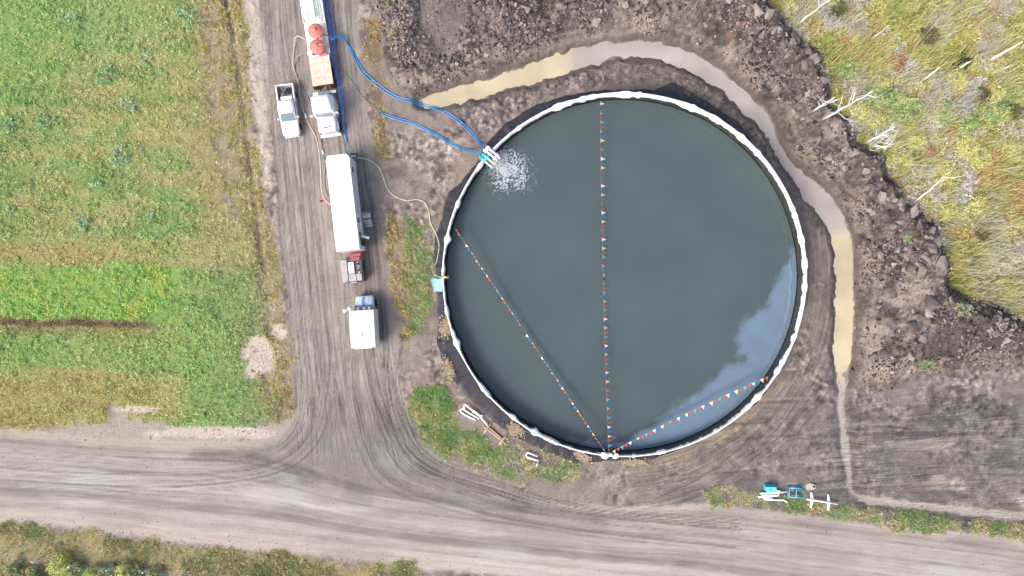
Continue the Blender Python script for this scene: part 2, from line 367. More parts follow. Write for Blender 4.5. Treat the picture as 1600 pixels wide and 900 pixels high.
for k in range(16):                              # the loop between tank and ditch
    r = TR+random.uniform(1.6, 7.0); a0, a1 = random.uniform(-1.75, -1.0), random.uniform(0.1, 0.9)
    t = np.linspace(a0, a1, 22); rr = r+0.7*np.sin(t*2.2+k)+np.where(t < -0.9, (-(t+0.9))*2.5, 0)
    stamp(np.c_[TC[0]+rr*np.cos(t), TC[1]+rr*np.sin(t)], random.uniform(0.10, 0.3), random.uniform(0.02, 0.06), random.choice((0.5, 0.8, -0.5)))
for k in range(26):                              # dozer passes on the graded soil
    y0 = random.uniform(625, 775); x0 = random.uniform(960, 1300); x1 = x0+random.uniform(250, 500); sl_ = random.uniform(-0.25, 0.06)
    stamp([P(x0, y0+random.uniform(0, 40)), P((x0+x1)/2, y0+sl_*90), P(x1, y0+sl_*160)], random.uniform(0.1, 0.45), random.uniform(0.02, 0.07), random.choice((0.4, 0.7, -0.7)))
for k in range(10): # ruts down the graded spoil
    x0 = random.uniform(650, 720)
    stamp([P(x0-15, -120), P(x0, 0), P(x0+18+random.uniform(-8, 8), 90)], random.uniform(0.15, 0.35), 0.09, random.choice((0.6, -0.3)))
soil_free = (1-m_field)*(1-m_scrub)
rut_w = soil_free*np.maximum.reduce([m_track, m_road, ss(TR, TR+1, RT)*(1-rough_soil)*(1-bank)])
Z = Z+rutH*rut_w*ss(TR+0.6, TR+1.6, RT)

# ---- flow coordinates (across, along) of the wheel traffic, for fine streaks in the ground materials
def flow(A, B, wgt):
    n_s, n_t = 170, 900; a = smooth_path([P(*q) for q in A], 0.2); b = smooth_path([P(*q) for q in B], 0.2)
    a = a[np.linspace(0, len(a)-1, n_t).astype(int)]; b = b[np.linspace(0, len(b)-1, n_t).astype(int)]
    la_ = np.r_[0, np.cumsum(np.linalg.norm(np.diff((a+b)/2, axis=0), axis=1))]; wd = np.linalg.norm(a-b, axis=1).mean()
    S = np.linspace(0, 1, n_s); pts = a[None]*(1-S)[:, None, None]+b[None]*S[:, None, None]
    ix = np.round((pts[..., 0]-gx[0])/DX).astype(int).ravel(); iy = np.round((pts[..., 1]-gy[0])/DX).astype(int).ravel()
    lat = np.repeat(S*wd, n_t); lon = np.tile(la_, n_s); k = (ix >= 0) & (ix < NX) & (iy >= 0) & (iy < NY)
    acc = np.zeros((NY, NX, 3)); np.add.at(acc, (iy[k], ix[k]), np.c_[lat[k], lon[k], np.ones(k.sum())])
    out = np.zeros((NY, NX, 3)); f = acc[..., 2] > 0
    for _ in range(3):                       # fill small gaps from neighbours
        g = acc.copy()
        for dy_, dx_ in ((0, 1), (0, -1), (1, 0), (-1, 0)): g += np.roll(np.roll(acc, dy_, 0), dx_, 1)
        acc = np.where((acc[..., 2:] > 0), acc, g)
    f2 = acc[..., 2] > 0
    out[..., 0] = np.where(f2, acc[..., 0]/np.maximum(acc[..., 2], 1), 0); out[..., 1] = np.where(f2, acc[..., 1]/np.maximum(acc[..., 2], 1), 0)
    out[..., 2] = np.where(f, wgt, 0)
    return out
dq = lambda pts, s_=2.0, nz=1.0: M(pts, s_, nz)
f_main = flow([(395, -130), (398, 0), (418, 200), (436, 400), (456, 600), (458, 760)], [(570, -130), (566, 0), (586, 200), (613, 400), (632, 600), (680, 760)], m_track*ss(770, 690, PYY))
f_left = flow(L1, L2, dq([(455, 560), (545, 620), (500, 720), (390, 770), (200, 785), (-200, 765), (-200, 692), (200, 714), (380, 712), (450, 672)], 1.5, 1.5)*0.9)
f_right = flow(R1, R2, dq([(622, 540), (560, 640), (600, 745), (720, 795), (880, 825), (1150, 860), (1200, 820), (920, 792), (780, 755), (672, 712), (634, 640)], 1.5, 1.5)*ss(1180, 1000, PXX))
f_road = flow(RD_T, RD_B, m_road*(1-0.6*ss(0.2, 0.9, f_right[..., 2]))*(1-0.4*f_left[..., 2]))
f_soil = np.zeros(f_main.shape); gr_ = ss(600, 660, PYY+(PXX-1350)*0.1)*ss(1230, 1330, PXX)
f_soil[..., 0] = RT; f_soil[..., 1] = np.unwrap(np.arctan2(Y-TC[1], X-TC[0]), axis=0)*TR
f_soil[..., 2] = ss(TR+8.5, TR+5.5, RT+wob)*ss(930, 1080, PXX+60*(n3-.5))*(1-bank)*0.9
f_doz = np.zeros(f_main.shape); f_doz[..., 0] = Y-X*0.06+0.6*(n8-.5)*4; f_doz[..., 1] = X; f_doz[..., 2] = gr_*0.8
# ---- colours (photograph sRGB, turned into albedo)
C = np.empty(X.shape+(3,)); C[:] = (170, 157, 153)
def lay(c, m, var=0.0, nz=None):
    global C
    cc = np.asarray(c, float)
    if var: cc = cc[None, None]*(1+var*((n1 if nz is None else nz)[..., None]-0.5)*2)
    mm = np.clip(m, 0, 1)[..., None]
    C = C*(1-mm)+cc*mm
# yard soil between track and tank, mottled
lay((188, 174, 168), ss(0.5, 0.68, n3)*0.7); lay((136, 123, 121), ss(0.55, 0.72, fbm(X, Y, 2.2, 4, 77))*0.75)
right = ss(960, 1130, PXX+40*(n3-.5))*ss(560, 640, PYY)
lay((152, 144, 144), right, 0.16); lay((122, 114, 116), right*ss(0.5, 0.66, fbm(X, Y*2.2, 4.0, 4, 51))*0.8)
lay((198, 184, 178), right*ss(0.60, 0.72, fbm(X, Y*2.5, 5.0, 5, 52))*ss(1380, 1480, PXX)*0.9)
ring = ss(TR+7.5, TR+5, RT)*ss(690, 900, PXX+0*PYY)*(0.5+0.5*ss(930, 1080, PXX+60*(n3-.5)))
lay((160, 149, 145), ring*0.9, 0.15); lay((196, 178, 160), ring*ss(TR+3.8, TR+0.9, RT+wob)*ss(-0.7, -0.35, -np.abs((np.arctan2(Y-TC[1], X-TC[0]))+0.75))*ss(0.38, 0.55, n3))
lay((190, 172, 160), ss(TR+5.0, TR+0.5, RT+wob*1.4)*ss(0.5, 0.68, fbm(X, Y, 3.2, 4, 90))*0.6)
lay((148, 136, 136), inner_b*0.9, 0.25, n05)
vr_ = (yr*np.where(PYY < 640, .75, .5))[..., None]; C = C*(1+vr_*(0.40*(id2-.5)+0.30*(id3-.5)+0.45*(n05-.5)+0.3*(n1-.5))[..., None])
# spoil
cell = id1*0.30+id2*0.42+id3*0.28
sp = np.asarray((74., 67, 66))[None, None]*(1-cell[..., None])+np.asarray((172., 160, 154))[None, None]*cell[..., None]
sp = sp*(0.80+0.30*n8[..., None]+0.26*idL[..., None])
ms = np.clip(m_spoil, 0, 1)[..., None]; C = C*(1-ms)+sp*ms
lay((148, 137, 139), m_spoil*graded, 0.2); lay((206, 190, 184), m_spoil*ss(0.63, 0.74, fbm(X, Y, 3.0, 4, 61))*0.6)
lay((104, 96, 97), m_spoil*M([(1480, 465), (1560, 470), (1640, 500), (1640, 560), (1520, 560), (1450, 560), (1450, 500)], 1.5, 1.5)*0.75*(0.4+n1))
lay((194, 176, 168), m_spoil*ss(3.0, 0.8, np.abs(d_in-1.5)+1.0*n1)*ss(0.45, 0.6, n3)*0.7)
lay((172, 116, 92), m_spoil*blob(1140, 45, 22, 30, 1.2)*ss(0.55, 0.7, n05)*0.8)
# road and track
m_t2 = m_track*(1-0.0)
lay((184, 174, 171), m_t2, 0.08); lay((198, 188, 185), m_t2*ss(0.5, 0.66, n3)*0.6)
lay((158, 147, 145), m_t2*blob(585, 430, 24, 110, 1.0, -0.1)*0.7); lay((164, 156, 154), m_t2*blob(575, 690, 110, 70, 1.0)*0.75)
lay((198, 190, 188), m_road, 0.05); lay((212, 198, 192), m_road*ss(1.8, 0.2, sdf(X, Y, ROAD)-1.2*n3)*0.85)
lay((182, 173, 171), m_road*ss(0.52, 0.66, fbm(X*0.18, Y, 1.6, 4, 70))*0.65); lay((214, 210, 208), m_road*ss(0.56, 0.68, fbm(X*0.15, Y, 1.9, 4, 71))*0.7)
fan = M([(465, 660), (640, 660), (680, 720), (860, 790), (940, 812), (820, 806), (690, 790), (560, 770), (470, 758), (380, 740), (300, 716), (420, 690)], 1.4, 1.2)
lay((166, 159, 158), fan*0.85, 0.10); lay((152, 144, 143), fan*ss(0.52, 0.66, n3)*0.6)
lay((224, 212, 204), M([(376, -200), (400, -200), (405, 0), (410, 100), (420, 190), (426, 300), (412, 290), (400, 200), (384, 90)], 0.5, 0.9)*0.9, 0.08)
lay((226, 208, 196), np.maximum(blob(405, 558, 22, 32, 1.0), blob(437, 517, 11, 13))*0.9); lay((220, 211, 206), np.maximum(blob(215, 640, 45, 7, .9), blob(330, 672, 90, 6, .9))*0.9)
lay((206, 194, 186), M([(-200, 655), (0, 664), (165, 655), (180, 632), (300, 664), (440, 645), (462, 640), (448, 690), (300, 702), (0, 690), (-200, 672)], 0.8, 0.8)*(1-m_field)*0.75)
# mud round the ditch, cream film of drying silt
lay((118, 107, 102), ss(-1.0, -0.3, dws+0.6*(n1-.5))*0.75*(1-.8*ss(600, 630, PYY))); lay((206, 196, 190), ss(-0.2, 0.1, dws+0.6*(n1-.5))*0.7); lay((214, 205, 199), ss(-.35, 0.0, dws+0.9*(n1-.5))*ss(600, 640, PYY)*0.85)
lay((186, 172, 164), ss(0.35, 0.05, np.abs(dws+1.9+1.2*(n3-.5)))*m_spoil*0.55)
# ruts
rr_ = np.clip(rutC*rut_w, -1, 1.4)[..., None]; C = C*(1-0.13*np.maximum(rr_, 0))+(np.asarray((218., 210, 205))-C)*0.30*np.maximum(-rr_, 0)
C = C*np.array([0.955, 0.955, 0.925]); C = C*(1-0.02*(m_track*(1-m_road))[..., None])
# vegetation litter
streak = fbm(X*0.22+Y*0.02, Y+X*0.07, 1.1, 4, 33)
def field_colour(px, py, a, b, c, st):
    """meadow colours at photo pixel positions; a,b,c,st are noises in 0..1"""
    sh = px.shape+(3,); F = np.empty(sh); F[:] = (160, 176, 106)
    def L(col, m):
        nonlocal F
        mm = np.clip(m, 0, 1)[..., None]; F = F*(1-mm)+np.asarray(col, float)*mm
    L((142, 180, 104), ss(0.46, 0.60, a)*0.85); L((194, 188, 132), ss(0.50, 0.64, b)*0.55); L((188, 180, 116), ss(0.53, 0.64, st)*0.5); L((132, 168, 96), ss(0.46, 0.36, st)*0.5)
    L((142, 192, 98), ss(150, 20, np.hypot(px-20, (py-60)*1.2))*0.7); L((140, 186, 108), ss(110, 40, np.hypot(px-160, py-20))*0.6)
    L((186, 172, 112), ss(26, 6, np.abs(py-395-0.02*px))*ss(330, 200, px)*0.8)
    br = ss(408, 424, py+(b-.5)*40)*ss(505, 492, py-(px*0.05)+(b-.5)*20)*ss(305, 265, px+(a-.5)*60)
    L((140, 192, 88), br*0.9); L((170, 196, 88), br*ss(0.55, 0.68, c)*0.8)
    L((118, 92, 72), ss(9, 3, np.abs(py-502-px*0.035+(b-.5)*10))*ss(265, 220, px)*0.85); L((158, 134, 92), ss(10, 4, np.abs(py-516-px*0.03))*ss(270, 220, px)*0.7)
    L((146, 188, 98), ss(40, 15, np.abs(py-545))*ss(420, 250, px)*0.55)
    L((182, 174, 104), ss(565, 590, py+(st-.5)*60)*ss(330, 150, px+(a-.5)*120)*0.85); L((170, 154, 100), ss(0.5, 0.62, st)*ss(575, 600, py)*ss(260, 120, px)*0.7)
    L((142, 160, 108), ss(320, 370, px+(b-.5)*50)*ss(370, 430, py)*0.6); L((138, 180, 100), ss(70, 25, np.abs(px-335+(a-.5)*40))*ss(420, 470, py)*0.6)
    L((182, 168, 120), ss(280, 330, px+(b-.5)*60)*ss(420, 330, py)*0.75)
    return F
fc = field_colour(PXX, PYY, n8*0.6+n3*0.4, fbm(X, Y, 4.5, 4, 41), n1, streak)
mf = np.clip(m_field, 0, 1)[..., None]; C = C*(1-mf)+(fc*0.78+np.array([34., 30, 26])+n1[..., None]*18)*mf
lay((186, 172, 140), m_verge*0.9, 0.2); lay((176, 158, 84), m_verge*ss(0.52, 0.66, n1)*0.6)
lay((70, 66, 72), ss(0.45, 0.1, furrow+(n1-.5)*0.4)*ss(60, 20, PYY)*0.9); lay((116, 104, 84), ss(0.5, 0.1, furrow+(n1-.5)*0.7)*0.6*ss(.35, .55, n3))
lay((150, 128, 84), strip*0.6, 0.2)
lay((176, 158, 126), m_mid*0.7, 0.2); lay((150, 166, 116), m_mid*ss(630, 642, PXX+14*(n1-.5))*0.9, 0.15)
lay((140, 164, 106), m_b*0.9, 0.15); lay((176, 160, 92), m_b*ss(1.2, 0.2, np.abs(sdf(X, Y, G_B)-0.2)+n3)*0.8)
lay((150, 160, 118), m_b2*ss(.44, .56, n1)*0.7); lay((164, 166, 130), m_c*ss(.36, .52, n1)*0.85, 0.15); lay((176, 164, 122), m_d*0.95, 0.2); lay((120, 132, 84), m_d*ss(0.5, 0.65, n3)*0.6)
lay((180, 160, 116), m_scrub, 0.2); lay((160, 160, 110), m_scrub*ss(0.5, 0.64, n8*0.5+n3*0.5)*0.7); lay((176, 154, 126), m_scrub*ss(0.55, 0.7, fbm(X, Y, 2.5, 4, 44))*0.6)
lay((224, 208, 196), pale*0.85, 0.06)
C = np.clip(C, 8, 235)
CA = alb(C)

# ---- split into pieces of the setting that share their border vertices
REG = np.zeros(X.shape, int)                     # 0 bare soil
for k, m_ in ((1, m_spoil), (2, m_track), (3, m_road), (4, np.maximum.reduce([m_verge, m_d])), (5, m_field), (6, m_scrub)):
    REG[m_ > 0.5] = k
REG[(dws > -0.6) & (PYY < 640)] = 0
V = np.c_[X.ravel(), Y.ravel(), Z.ravel()]; CV = CA.reshape(-1, 3)
idx = np.arange(NX*NY).reshape(NY, NX)
quads = np.stack([idx[:-1, :-1], idx[:-1, 1:], idx[1:, 1:], idx[1:, :-1]], -1).reshape(-1, 4)
qreg = REG[:-1, :-1].ravel(); qcx = RT[:-1, :-1].ravel()
GM = {'bare_soil': ground_mat('soil', 0.42, 6.0, 0.9, 0.08, flows=('f_soil', 'f_doz', 'f_right'), streak=0.32), 'spoil_bank': ground_mat('clay spoil', 0.55, 4.5, 1.0, 0.16), 'access_track': ground_mat('track mud', 0.22, 7.0, 0.6, 0.05, flows=('f_main', 'f_left', 'f_right'), streak=0.37),
      'gravel_road': ground_mat('gravel', 0.12, 12.0, 0.35, 0.03, flows=('f_road', 'f_left', 'f_right'), streak=0.19), 'verge': ground_mat('verge litter', 0.35, 9.0, 0.7, 0.06), 'field': ground_mat('meadow litter', 0.35, 9.0, 0.7, 0.06), 'scrub_ground': ground_mat('scrub litter', 0.4, 7.0, 0.8, 0.08)}
GOBJ = {}
for k, nm in enumerate(('bare_soil', 'spoil_bank', 'access_track', 'gravel_road', 'verge', 'field', 'scrub_ground')):
    q = quads[(qreg == k) & (qcx > 15.0)]; u, inv = np.unique(q, return_inverse=True)
    FLW = {'bare_soil': {'f_soil': f_soil, 'f_doz': f_doz, 'f_right': f_right}, 'access_track': {'f_main': f_main, 'f_left': f_left, 'f_right': f_right}, 'gravel_road': {'f_road': f_road, 'f_left': f_left, 'f_right': f_right}}.get(nm, {})
    GOBJ[nm] = tag(link(nm, np_mesh(nm, V[u], inv.reshape(-1, 4), CV[u], smooth=True, extra={k_: v_.reshape(-1, 3)[u] for k_, v_ in FLW.items()}), GM[nm]), kind='structure')
GL = {'bare_soil': 'grey brown churned bare soil around the round tank', 'spoil_bank': 'lumpy dark bank of dug clay curving round the silty ditch', 'access_track': 'rutted mud track under the parked trucks', 'gravel_road': 'wide pale gravel road crossing below the tank',
      'verge': 'strip of dry weeds along track and road', 'field': 'green and straw coloured meadow beside the mud track', 'scrub_ground': 'yellowed scrub land beyond the clay bank'}
for k, v in GL.items(): GOBJ[k]['label'] = v
# the land beyond the picture
xa, xb, ya, yb = gx[0], gx[-1], gy[0], gy[-1]; B_ = 900.0
fv = np.array([(-B_, -B_, 0), (B_, -B_, 0), (B_, B_, 0), (-B_, B_, 0), (xa, ya, 0), (xb, ya, 0), (xb, yb, 0), (xa, yb, 0)], float)
fm = np_mesh('farmland', fv, np.array([(0, 1, 5, 4), (1, 2, 6, 5), (2, 3, 7, 6), (3, 0, 4, 7)]), np.tile(alb((150, 150, 96)), (8, 1)))
tag(link('farmland', fm, ground_mat('farmland', 0.4, 0.3, 0.5, 0.1)), 'flat farmland running on around the site', kind='structure')
def HZ(x, y):
    x = np.asarray(x, float); y = np.asarray(y, float)
    fx = np.clip((x-gx[0])/DX, 0, NX-1.001); fy = np.clip((y-gy[0])/DX, 0, NY-1.001)
    i, j = fx.astype(int), fy.astype(int); u, v = fx-i, fy-j
    return Z[j, i]*(1-u)*(1-v)+Z[j, i+1]*u*(1-v)+Z[j+1, i]*(1-u)*v+Z[j+1, i+1]*u*v
def at_grid(A, x, y):
    i = np.clip(np.round((x-gx[0])/DX).astype(int), 0, NX-1); j = np.clip(np.round((y-gy[0])/DX).astype(int), 0, NY-1); return A[j, i]

# ---- silty water standing in the ditch (two pools and a trickle) as one sheet
pe = smooth_path([(*P(a, b), w*CAM_H/FPX/2) for a, b, w in DITCH[:25]], 0.3)
tn = np.gradient(pe[:, :2], axis=0); tn /= np.linalg.norm(tn, axis=1)[:, None]; nr = np.c_[-tn[:, 1], tn[:, 0]]
j1 = (fbm(pe[:, 0], pe[:, 1], 0.9, 3, 5)-0.5)[:, None]*0.5; j2 = (fbm(pe[:, 0], pe[:, 1], 0.9, 3, 6)-0.5)[:, None]*0.5
lvl_b = ss(600, 570, 450-pe[:, 1:2]/CAM_H*FPX); cols = []; NW = 5
for k in range(NW):
    s = -1+2*k/(NW-1); cols.append(pe[:, :2]+nr*(s*(pe[:, 2:3]+0.75*lvl_b+(j1 if s > 0 else j2)*abs(s)*np.minimum(1, pe[:, 2:3]))))
W = np.stack(cols, 1); npx = len(pe)
base = HZ(pe[:, 0], pe[:, 1]); pyd = 450-pe[:, 1]/CAM_H*FPX; lw = ss(600, 560, pyd); lvl = -0.61*lw+(base+0.03)*(1-lw)
wv = np.c_[W.reshape(-1, 2), np.repeat(lvl, NW)]
ii = np.arange(npx*NW).reshape(npx, NW); wf = np.stack([ii[:-1, :-1], ii[:-1, 1:], ii[1:, 1:], ii[1:, :-1]], -1).reshape(-1, 4)
ppx = wv[:, 0]/CAM_H*FPX+800; ppy = 450-wv[:, 1]/CAM_H*FPX
cream = np.maximum(ss(905, 880, ppx)*ss(150, 140, ppy-30), ss(352, 372, ppy)*ss(612, 590, ppy))*1.0
cw = np.asarray((203., 193, 186))*(1-cream[:, None])+np.asarray((226., 212, 180))*cream[:, None]
cw *= (0.88+0.22*fbm(wv[:, 0], wv[:, 1], 2.4, 4, 8))[:, None]
wm, wt, wb = principled('silty water'); a_ = wt.nodes.new('ShaderNodeAttribute'); a_.attribute_name = 'Col'
wt.links.new(a_.outputs['Color'], wb.inputs['Base Color']); wb.inputs['Roughness'].default_value = 0.18; wb.inputs['IOR'].default_value = 1.33
tag(link('ditch_water', np_mesh('ditch_water', wv, wf, alb(cw), smooth=True), wm), 'cream coloured silty water lying in the curved ditch', kind='structure')

# ================================================================== TANK
white_fab = mat('white liner fabric', (250, 252, 252), 0.75, var=0.05, scale=1.2, bump=0.4)
black_lin = mat('black geomembrane', (52, 53, 64), 0.5, var=0.22, scale=1.5, bump=0.5)
inner_lin = mat('wet tank liner', (72, 76, 72), 0.45, var=0.25, scale=0.8, bump=0.2)
steel = mat('grey steel', (150, 152, 154), 0.45, 0.6)
tank = thing('water_tank', 'huge round open water tank with white fabric folded over its rim', 'tank', (TC[0], TC[1], 0.0))
NA = 720; th = np.linspace(0, 2*np.pi, NA, endpoint=False); ct, st_ = np.cos(th), np.sin(th)
def ring_mesh(name, prof):       # prof: list of (r array/number, z array/number)
    V_ = []
    for r, z in prof: V_.append(np.c_[r*ct, r*st_, np.zeros(NA)+z])
    n = len(prof); V_ = np.stack(V_, 1).reshape(-1, 3); i = np.arange(NA*n).reshape(NA, n); j = np.roll(i, -1, 0)
    F_ = np.stack([i[:, :-1], j[:, :-1], j[:, 1:], i[:, 1:]], -1).reshape(-1, 4)
    return np_mesh(name, V_, F_, smooth=True)
def anoise(sc, s): return fbm(ct*TR/sc+300, st_*TR/sc+300, 1.0, 3, s)
# curved wall panels, each a part of its own
NP = 24
for k in range(NP):
    a0, a1 = 2*math.pi*k/NP+0.004, 2*math.pi*(k+1)/NP-0.004; t = np.linspace(a0, a1, 13); secs = []
    V_ = np.concatenate([np.c_[r*np.cos(t), r*np.sin(t), np.full(13, z)] for r, z in ((TR-0.18, 0.0), (TR-0.18, 3.5), (TR-0.10, 3.5), (TR-0.10, 0.0))])
    i = np.arange(52).reshape(4, 13); F_ = [(i[a, b], i[a, b+1], i[(a+1) % 4, b+1], i[(a+1) % 4, b]) for a in range(4) for b in range(12)]
    link('wall_panel', np_mesh('wall_panel', V_, np.array(F_)), steel, tank)
link('inner_liner', ring_mesh('inner_liner', [(TR-0.24+0.05*anoise(0.7, 2), 0.02), (TR-0.24+0.08*anoise(0.7, 2), 1.6), (TR-0.22, 3.45)]), inner_lin, tank)
lumpy = ss(0.56, 0.75, anoise(1.3, 14)); f1 = anoise(0.5, 15); f2 = anoise(2.0, 16); fr = anoise(0.3, 19)
north = 0.5+0.5*np.sin(th)
ff = anoise(0.14, 23); west = ss(0.2, -0.6, ct)*ss(0.75, 0.2, st_)
wo = 0.0+0.12*lumpy+0.12*(f2-.5)+0.16*(fr-.5)*lumpy+0.05*(ff-.5); wi = 0.20+0.11*north-0.03*west+0.14*lumpy+0.12*(f1-0.5)+0.08*(ff-.5)
for px_, py_, w_, h_ in ((701, 374, .5, .55), (716, 535, .6, .35), (710, 519, .4, .25), (803, 652, .5, .4), (836, 677, .6, .35), (745, 608, .4, .2), (1228, 568, .3, .25), (1180, 615, .4, .2), (1165, 215, .6, .2), (1075, 168, .9, .3), (880, 165, .9, .3), (975, 152, 1.2, .25), (740, 250, .4, .2)):
    q_ = PV(px_, py_, 3.7); da = (th-math.atan2(q_.y-TC[1], q_.x-TC[0])+np.pi) % (2*np.pi)-np.pi; g_ = np.exp(-(da*TR/w_)**2)*h_*0.8; wi = wi+g_*0.8; wo = wo+g_*0.5; lumpy = lumpy+g_*(0.6+ff)
drop = 0.15+0.3*f2+0.2*(f1-.5)+0.15*north
link('rim_cover', ring_mesh('rim_cover', [(TR+wo*0.9, 2.95+0.5*f1), (TR+wo, 3.45+0.1*f2), (TR-0.02+wo*0.4, 3.68+0.14*lumpy), (TR-0.15, 3.69+0.08*lumpy+0.10*ff), (TR-wi*0.75, 3.64+0.08*f1), (TR-wi, 3.42+0.1*fr), (TR-wi*0.97, 3.42-drop*0.6), (TR-wi*0.92, 3.42-drop)]), white_fab, tank)
# water sheet in the tank, film of dust in its lee corner with sky reflection painted in blue
WZ = 1.62; NR = 150
rr = np.linspace(0.02, TR-0.30, NR); tt = np.linspace(0, 2*np.pi, 480, endpoint=False)
RR, TT = np.meshgrid(rr, tt, indexing='ij'); wx = RR*np.cos(TT); wy = RR*np.sin(TT); GXw, GYw = wx+TC[0], wy+TC[1]
fpx = GXw/(CAM_H-WZ)*FPX+800; fpy = 450-GYw/(CAM_H-WZ)*FPX
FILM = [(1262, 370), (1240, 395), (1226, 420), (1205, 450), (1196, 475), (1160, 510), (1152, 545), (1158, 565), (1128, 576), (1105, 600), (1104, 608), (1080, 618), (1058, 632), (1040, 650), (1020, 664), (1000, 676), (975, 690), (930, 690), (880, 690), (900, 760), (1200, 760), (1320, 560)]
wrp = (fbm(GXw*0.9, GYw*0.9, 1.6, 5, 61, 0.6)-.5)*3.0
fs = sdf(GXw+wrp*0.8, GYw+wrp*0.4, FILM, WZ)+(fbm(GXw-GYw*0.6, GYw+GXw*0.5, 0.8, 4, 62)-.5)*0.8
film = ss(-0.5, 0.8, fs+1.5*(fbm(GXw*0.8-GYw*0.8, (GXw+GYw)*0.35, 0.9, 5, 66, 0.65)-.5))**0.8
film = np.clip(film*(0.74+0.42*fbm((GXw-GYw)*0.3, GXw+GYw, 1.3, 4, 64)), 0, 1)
fd = np.hypot((fpx-794)/64, (fpy-268)/62); foam = ss(1.1, 0.0, fd+0.35*(fbm(GXw, GYw, 1.2, 4, 71)-.5))+0.45*ss(26, 6, np.hypot(fpx-777, fpy-250))*ss(-0.2, 0.5, (fpx-742+fpy-225)/60)
wv = np.c_[wx.ravel(), wy.ravel(), np.zeros(wx.size)]; i = np.arange(wx.size).reshape(NR, 480); j = np.roll(i, -1, 1)
wf = np.stack([i[:-1], i[1:], j[1:], j[:-1]], -1).reshape(-1, 4)
tm, t, b = principled('tank water'); Lk = t.links
tc = t.nodes.new('ShaderNodeTexCoord')
fa = t.nodes.new('ShaderNodeAttribute'); fa.attribute_name = 'film'; fo = t.nodes.new('ShaderNodeAttribute'); fo.attribute_name = 'foam'
mp = t.nodes.new('ShaderNodeMapping'); mp.inputs['Rotation'].default_value = (0, 0, 0.25); mp.inputs['Scale'].default_value = (0.5, 1.6, 1)
Lk.new(tc.outputs['Object'], mp.inputs[0])
rn = t.nodes.new('ShaderNodeTexNoise'); rn.inputs['Scale'].default_value = 2.2; rn.inputs['Detail'].default_value = 4; Lk.new(mp.outputs[0], rn.inputs['Vector'])
bn = t.nodes.new('ShaderNodeTexNoise'); bn.inputs['Scale'].default_value = 0.14; bn.inputs['Detail'].default_value = 3; Lk.new(tc.outputs['Object'], bn.inputs['Vector'])
cr = t.nodes.new('ShaderNodeValToRGB'); cr.color_ramp.elements[0].color = (*alb((89, 105, 107)), 1); cr.color_ramp.elements[1].color = (*alb((94, 110, 112)), 1)
cr.color_ramp.elements[0].position = 0.35; cr.color_ramp.elements[1].position = 0.65; Lk.new(bn.outputs['Fac'], cr.inputs[0])
fm_ = t.nodes.new('ShaderNodeMix'); fm_.data_type = 'RGBA'; fm_.inputs['B'].default_value = (*alb((124, 148, 170)), 1)  # blue of the mirrored sky put into the film's base colour
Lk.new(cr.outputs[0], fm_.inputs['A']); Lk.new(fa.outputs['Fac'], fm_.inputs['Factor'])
dn = t.nodes.new('ShaderNodeTexNoise'); dn.inputs['Scale'].default_value = 1.1; dn.inputs['Detail'].default_value = 3; Lk.new(tc.outputs['Object'], dn.inputs['Vector'])
va = t.nodes.new('ShaderNodeVectorMath'); va.operation = 'SCALE'; va.inputs['Scale'].default_value = 0.9; Lk.new(dn.outputs['Color'], va.inputs[0])
vb = t.nodes.new('ShaderNodeVectorMath'); vb.operation = 'ADD'; Lk.new(tc.outputs['Object'], vb.inputs[0]); Lk.new(va.outputs[0], vb.inputs[1])
vo = t.nodes.new('ShaderNodeTexVoronoi'); vo.feature = 'DISTANCE_TO_EDGE'; vo.inputs['Scale'].default_value = 1.9; Lk.new(vb.outputs[0], vo.inputs['Vector'])
fn2 = t.nodes.new('ShaderNodeTexNoise'); fn2.inputs['Distortion'].default_value = 1.6; fn2.inputs['Scale'].default_value = 1.7; fn2.inputs['Detail'].default_value = 5; Lk.new(tc.outputs['Object'], fn2.inputs['Vector'])
def math_(op, a, b_=None, clamp=False):
    n = t.nodes.new('ShaderNodeMath'); n.operation = op; n.use_clamp = clamp
    for k, v in ((0, a), (1, b_)):
        if v is None: continue
        if isinstance(v, (int, float)): n.inputs[k].default_value = v
        else: Lk.new(v, n.inputs[k])
    return n.outputs[0]
edge = math_('SUBTRACT', 0.16, math_('MULTIPLY', vo.outputs['Distance'], 0.9))
fsum = math_('ADD', math_('ADD', edge, math_('MULTIPLY', math_('ABSOLUTE', math_('SUBTRACT', fn2.outputs['Fac'], 0.5)), -3.4)), math_('MULTIPLY', fo.outputs['Fac'], 0.62))
fmask = math_('MULTIPLY', math_('MULTIPLY', math_('SUBTRACT', fsum, 0.24), 4.5, True), math_('MULTIPLY', fo.outputs['Fac'], 6.0, True))
wmx = t.nodes.new('ShaderNodeMix'); wmx.data_type = 'RGBA'; wmx.inputs['B'].default_value = (*alb((206, 217, 228)), 1)
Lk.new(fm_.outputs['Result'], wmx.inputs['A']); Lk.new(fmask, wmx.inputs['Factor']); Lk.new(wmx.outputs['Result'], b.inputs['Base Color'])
b.inputs['IOR'].default_value = 1.33
Lk.new(math_('ADD', 0.09, math_('MULTIPLY', fmask, 0.6)), b.inputs['Roughness'])
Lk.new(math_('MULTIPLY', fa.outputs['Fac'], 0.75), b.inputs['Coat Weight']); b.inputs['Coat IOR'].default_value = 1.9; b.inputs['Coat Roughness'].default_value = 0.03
bp = t.nodes.new('ShaderNodeBump'); bp.inputs['Strength'].default_value = 0.22; bp.inputs['Distance'].default_value = 0.06
Lk.new(math_('ADD', rn.outputs['Fac'], math_('MULTIPLY', fmask, 1.5)), bp.inputs['Height']); Lk.new(bp.outputs['Normal'], b.inputs['Normal'])
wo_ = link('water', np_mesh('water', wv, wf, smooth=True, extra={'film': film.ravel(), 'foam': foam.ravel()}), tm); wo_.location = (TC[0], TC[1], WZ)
tag(wo_, 'dark grey green water filling the round tank', kind='structure')

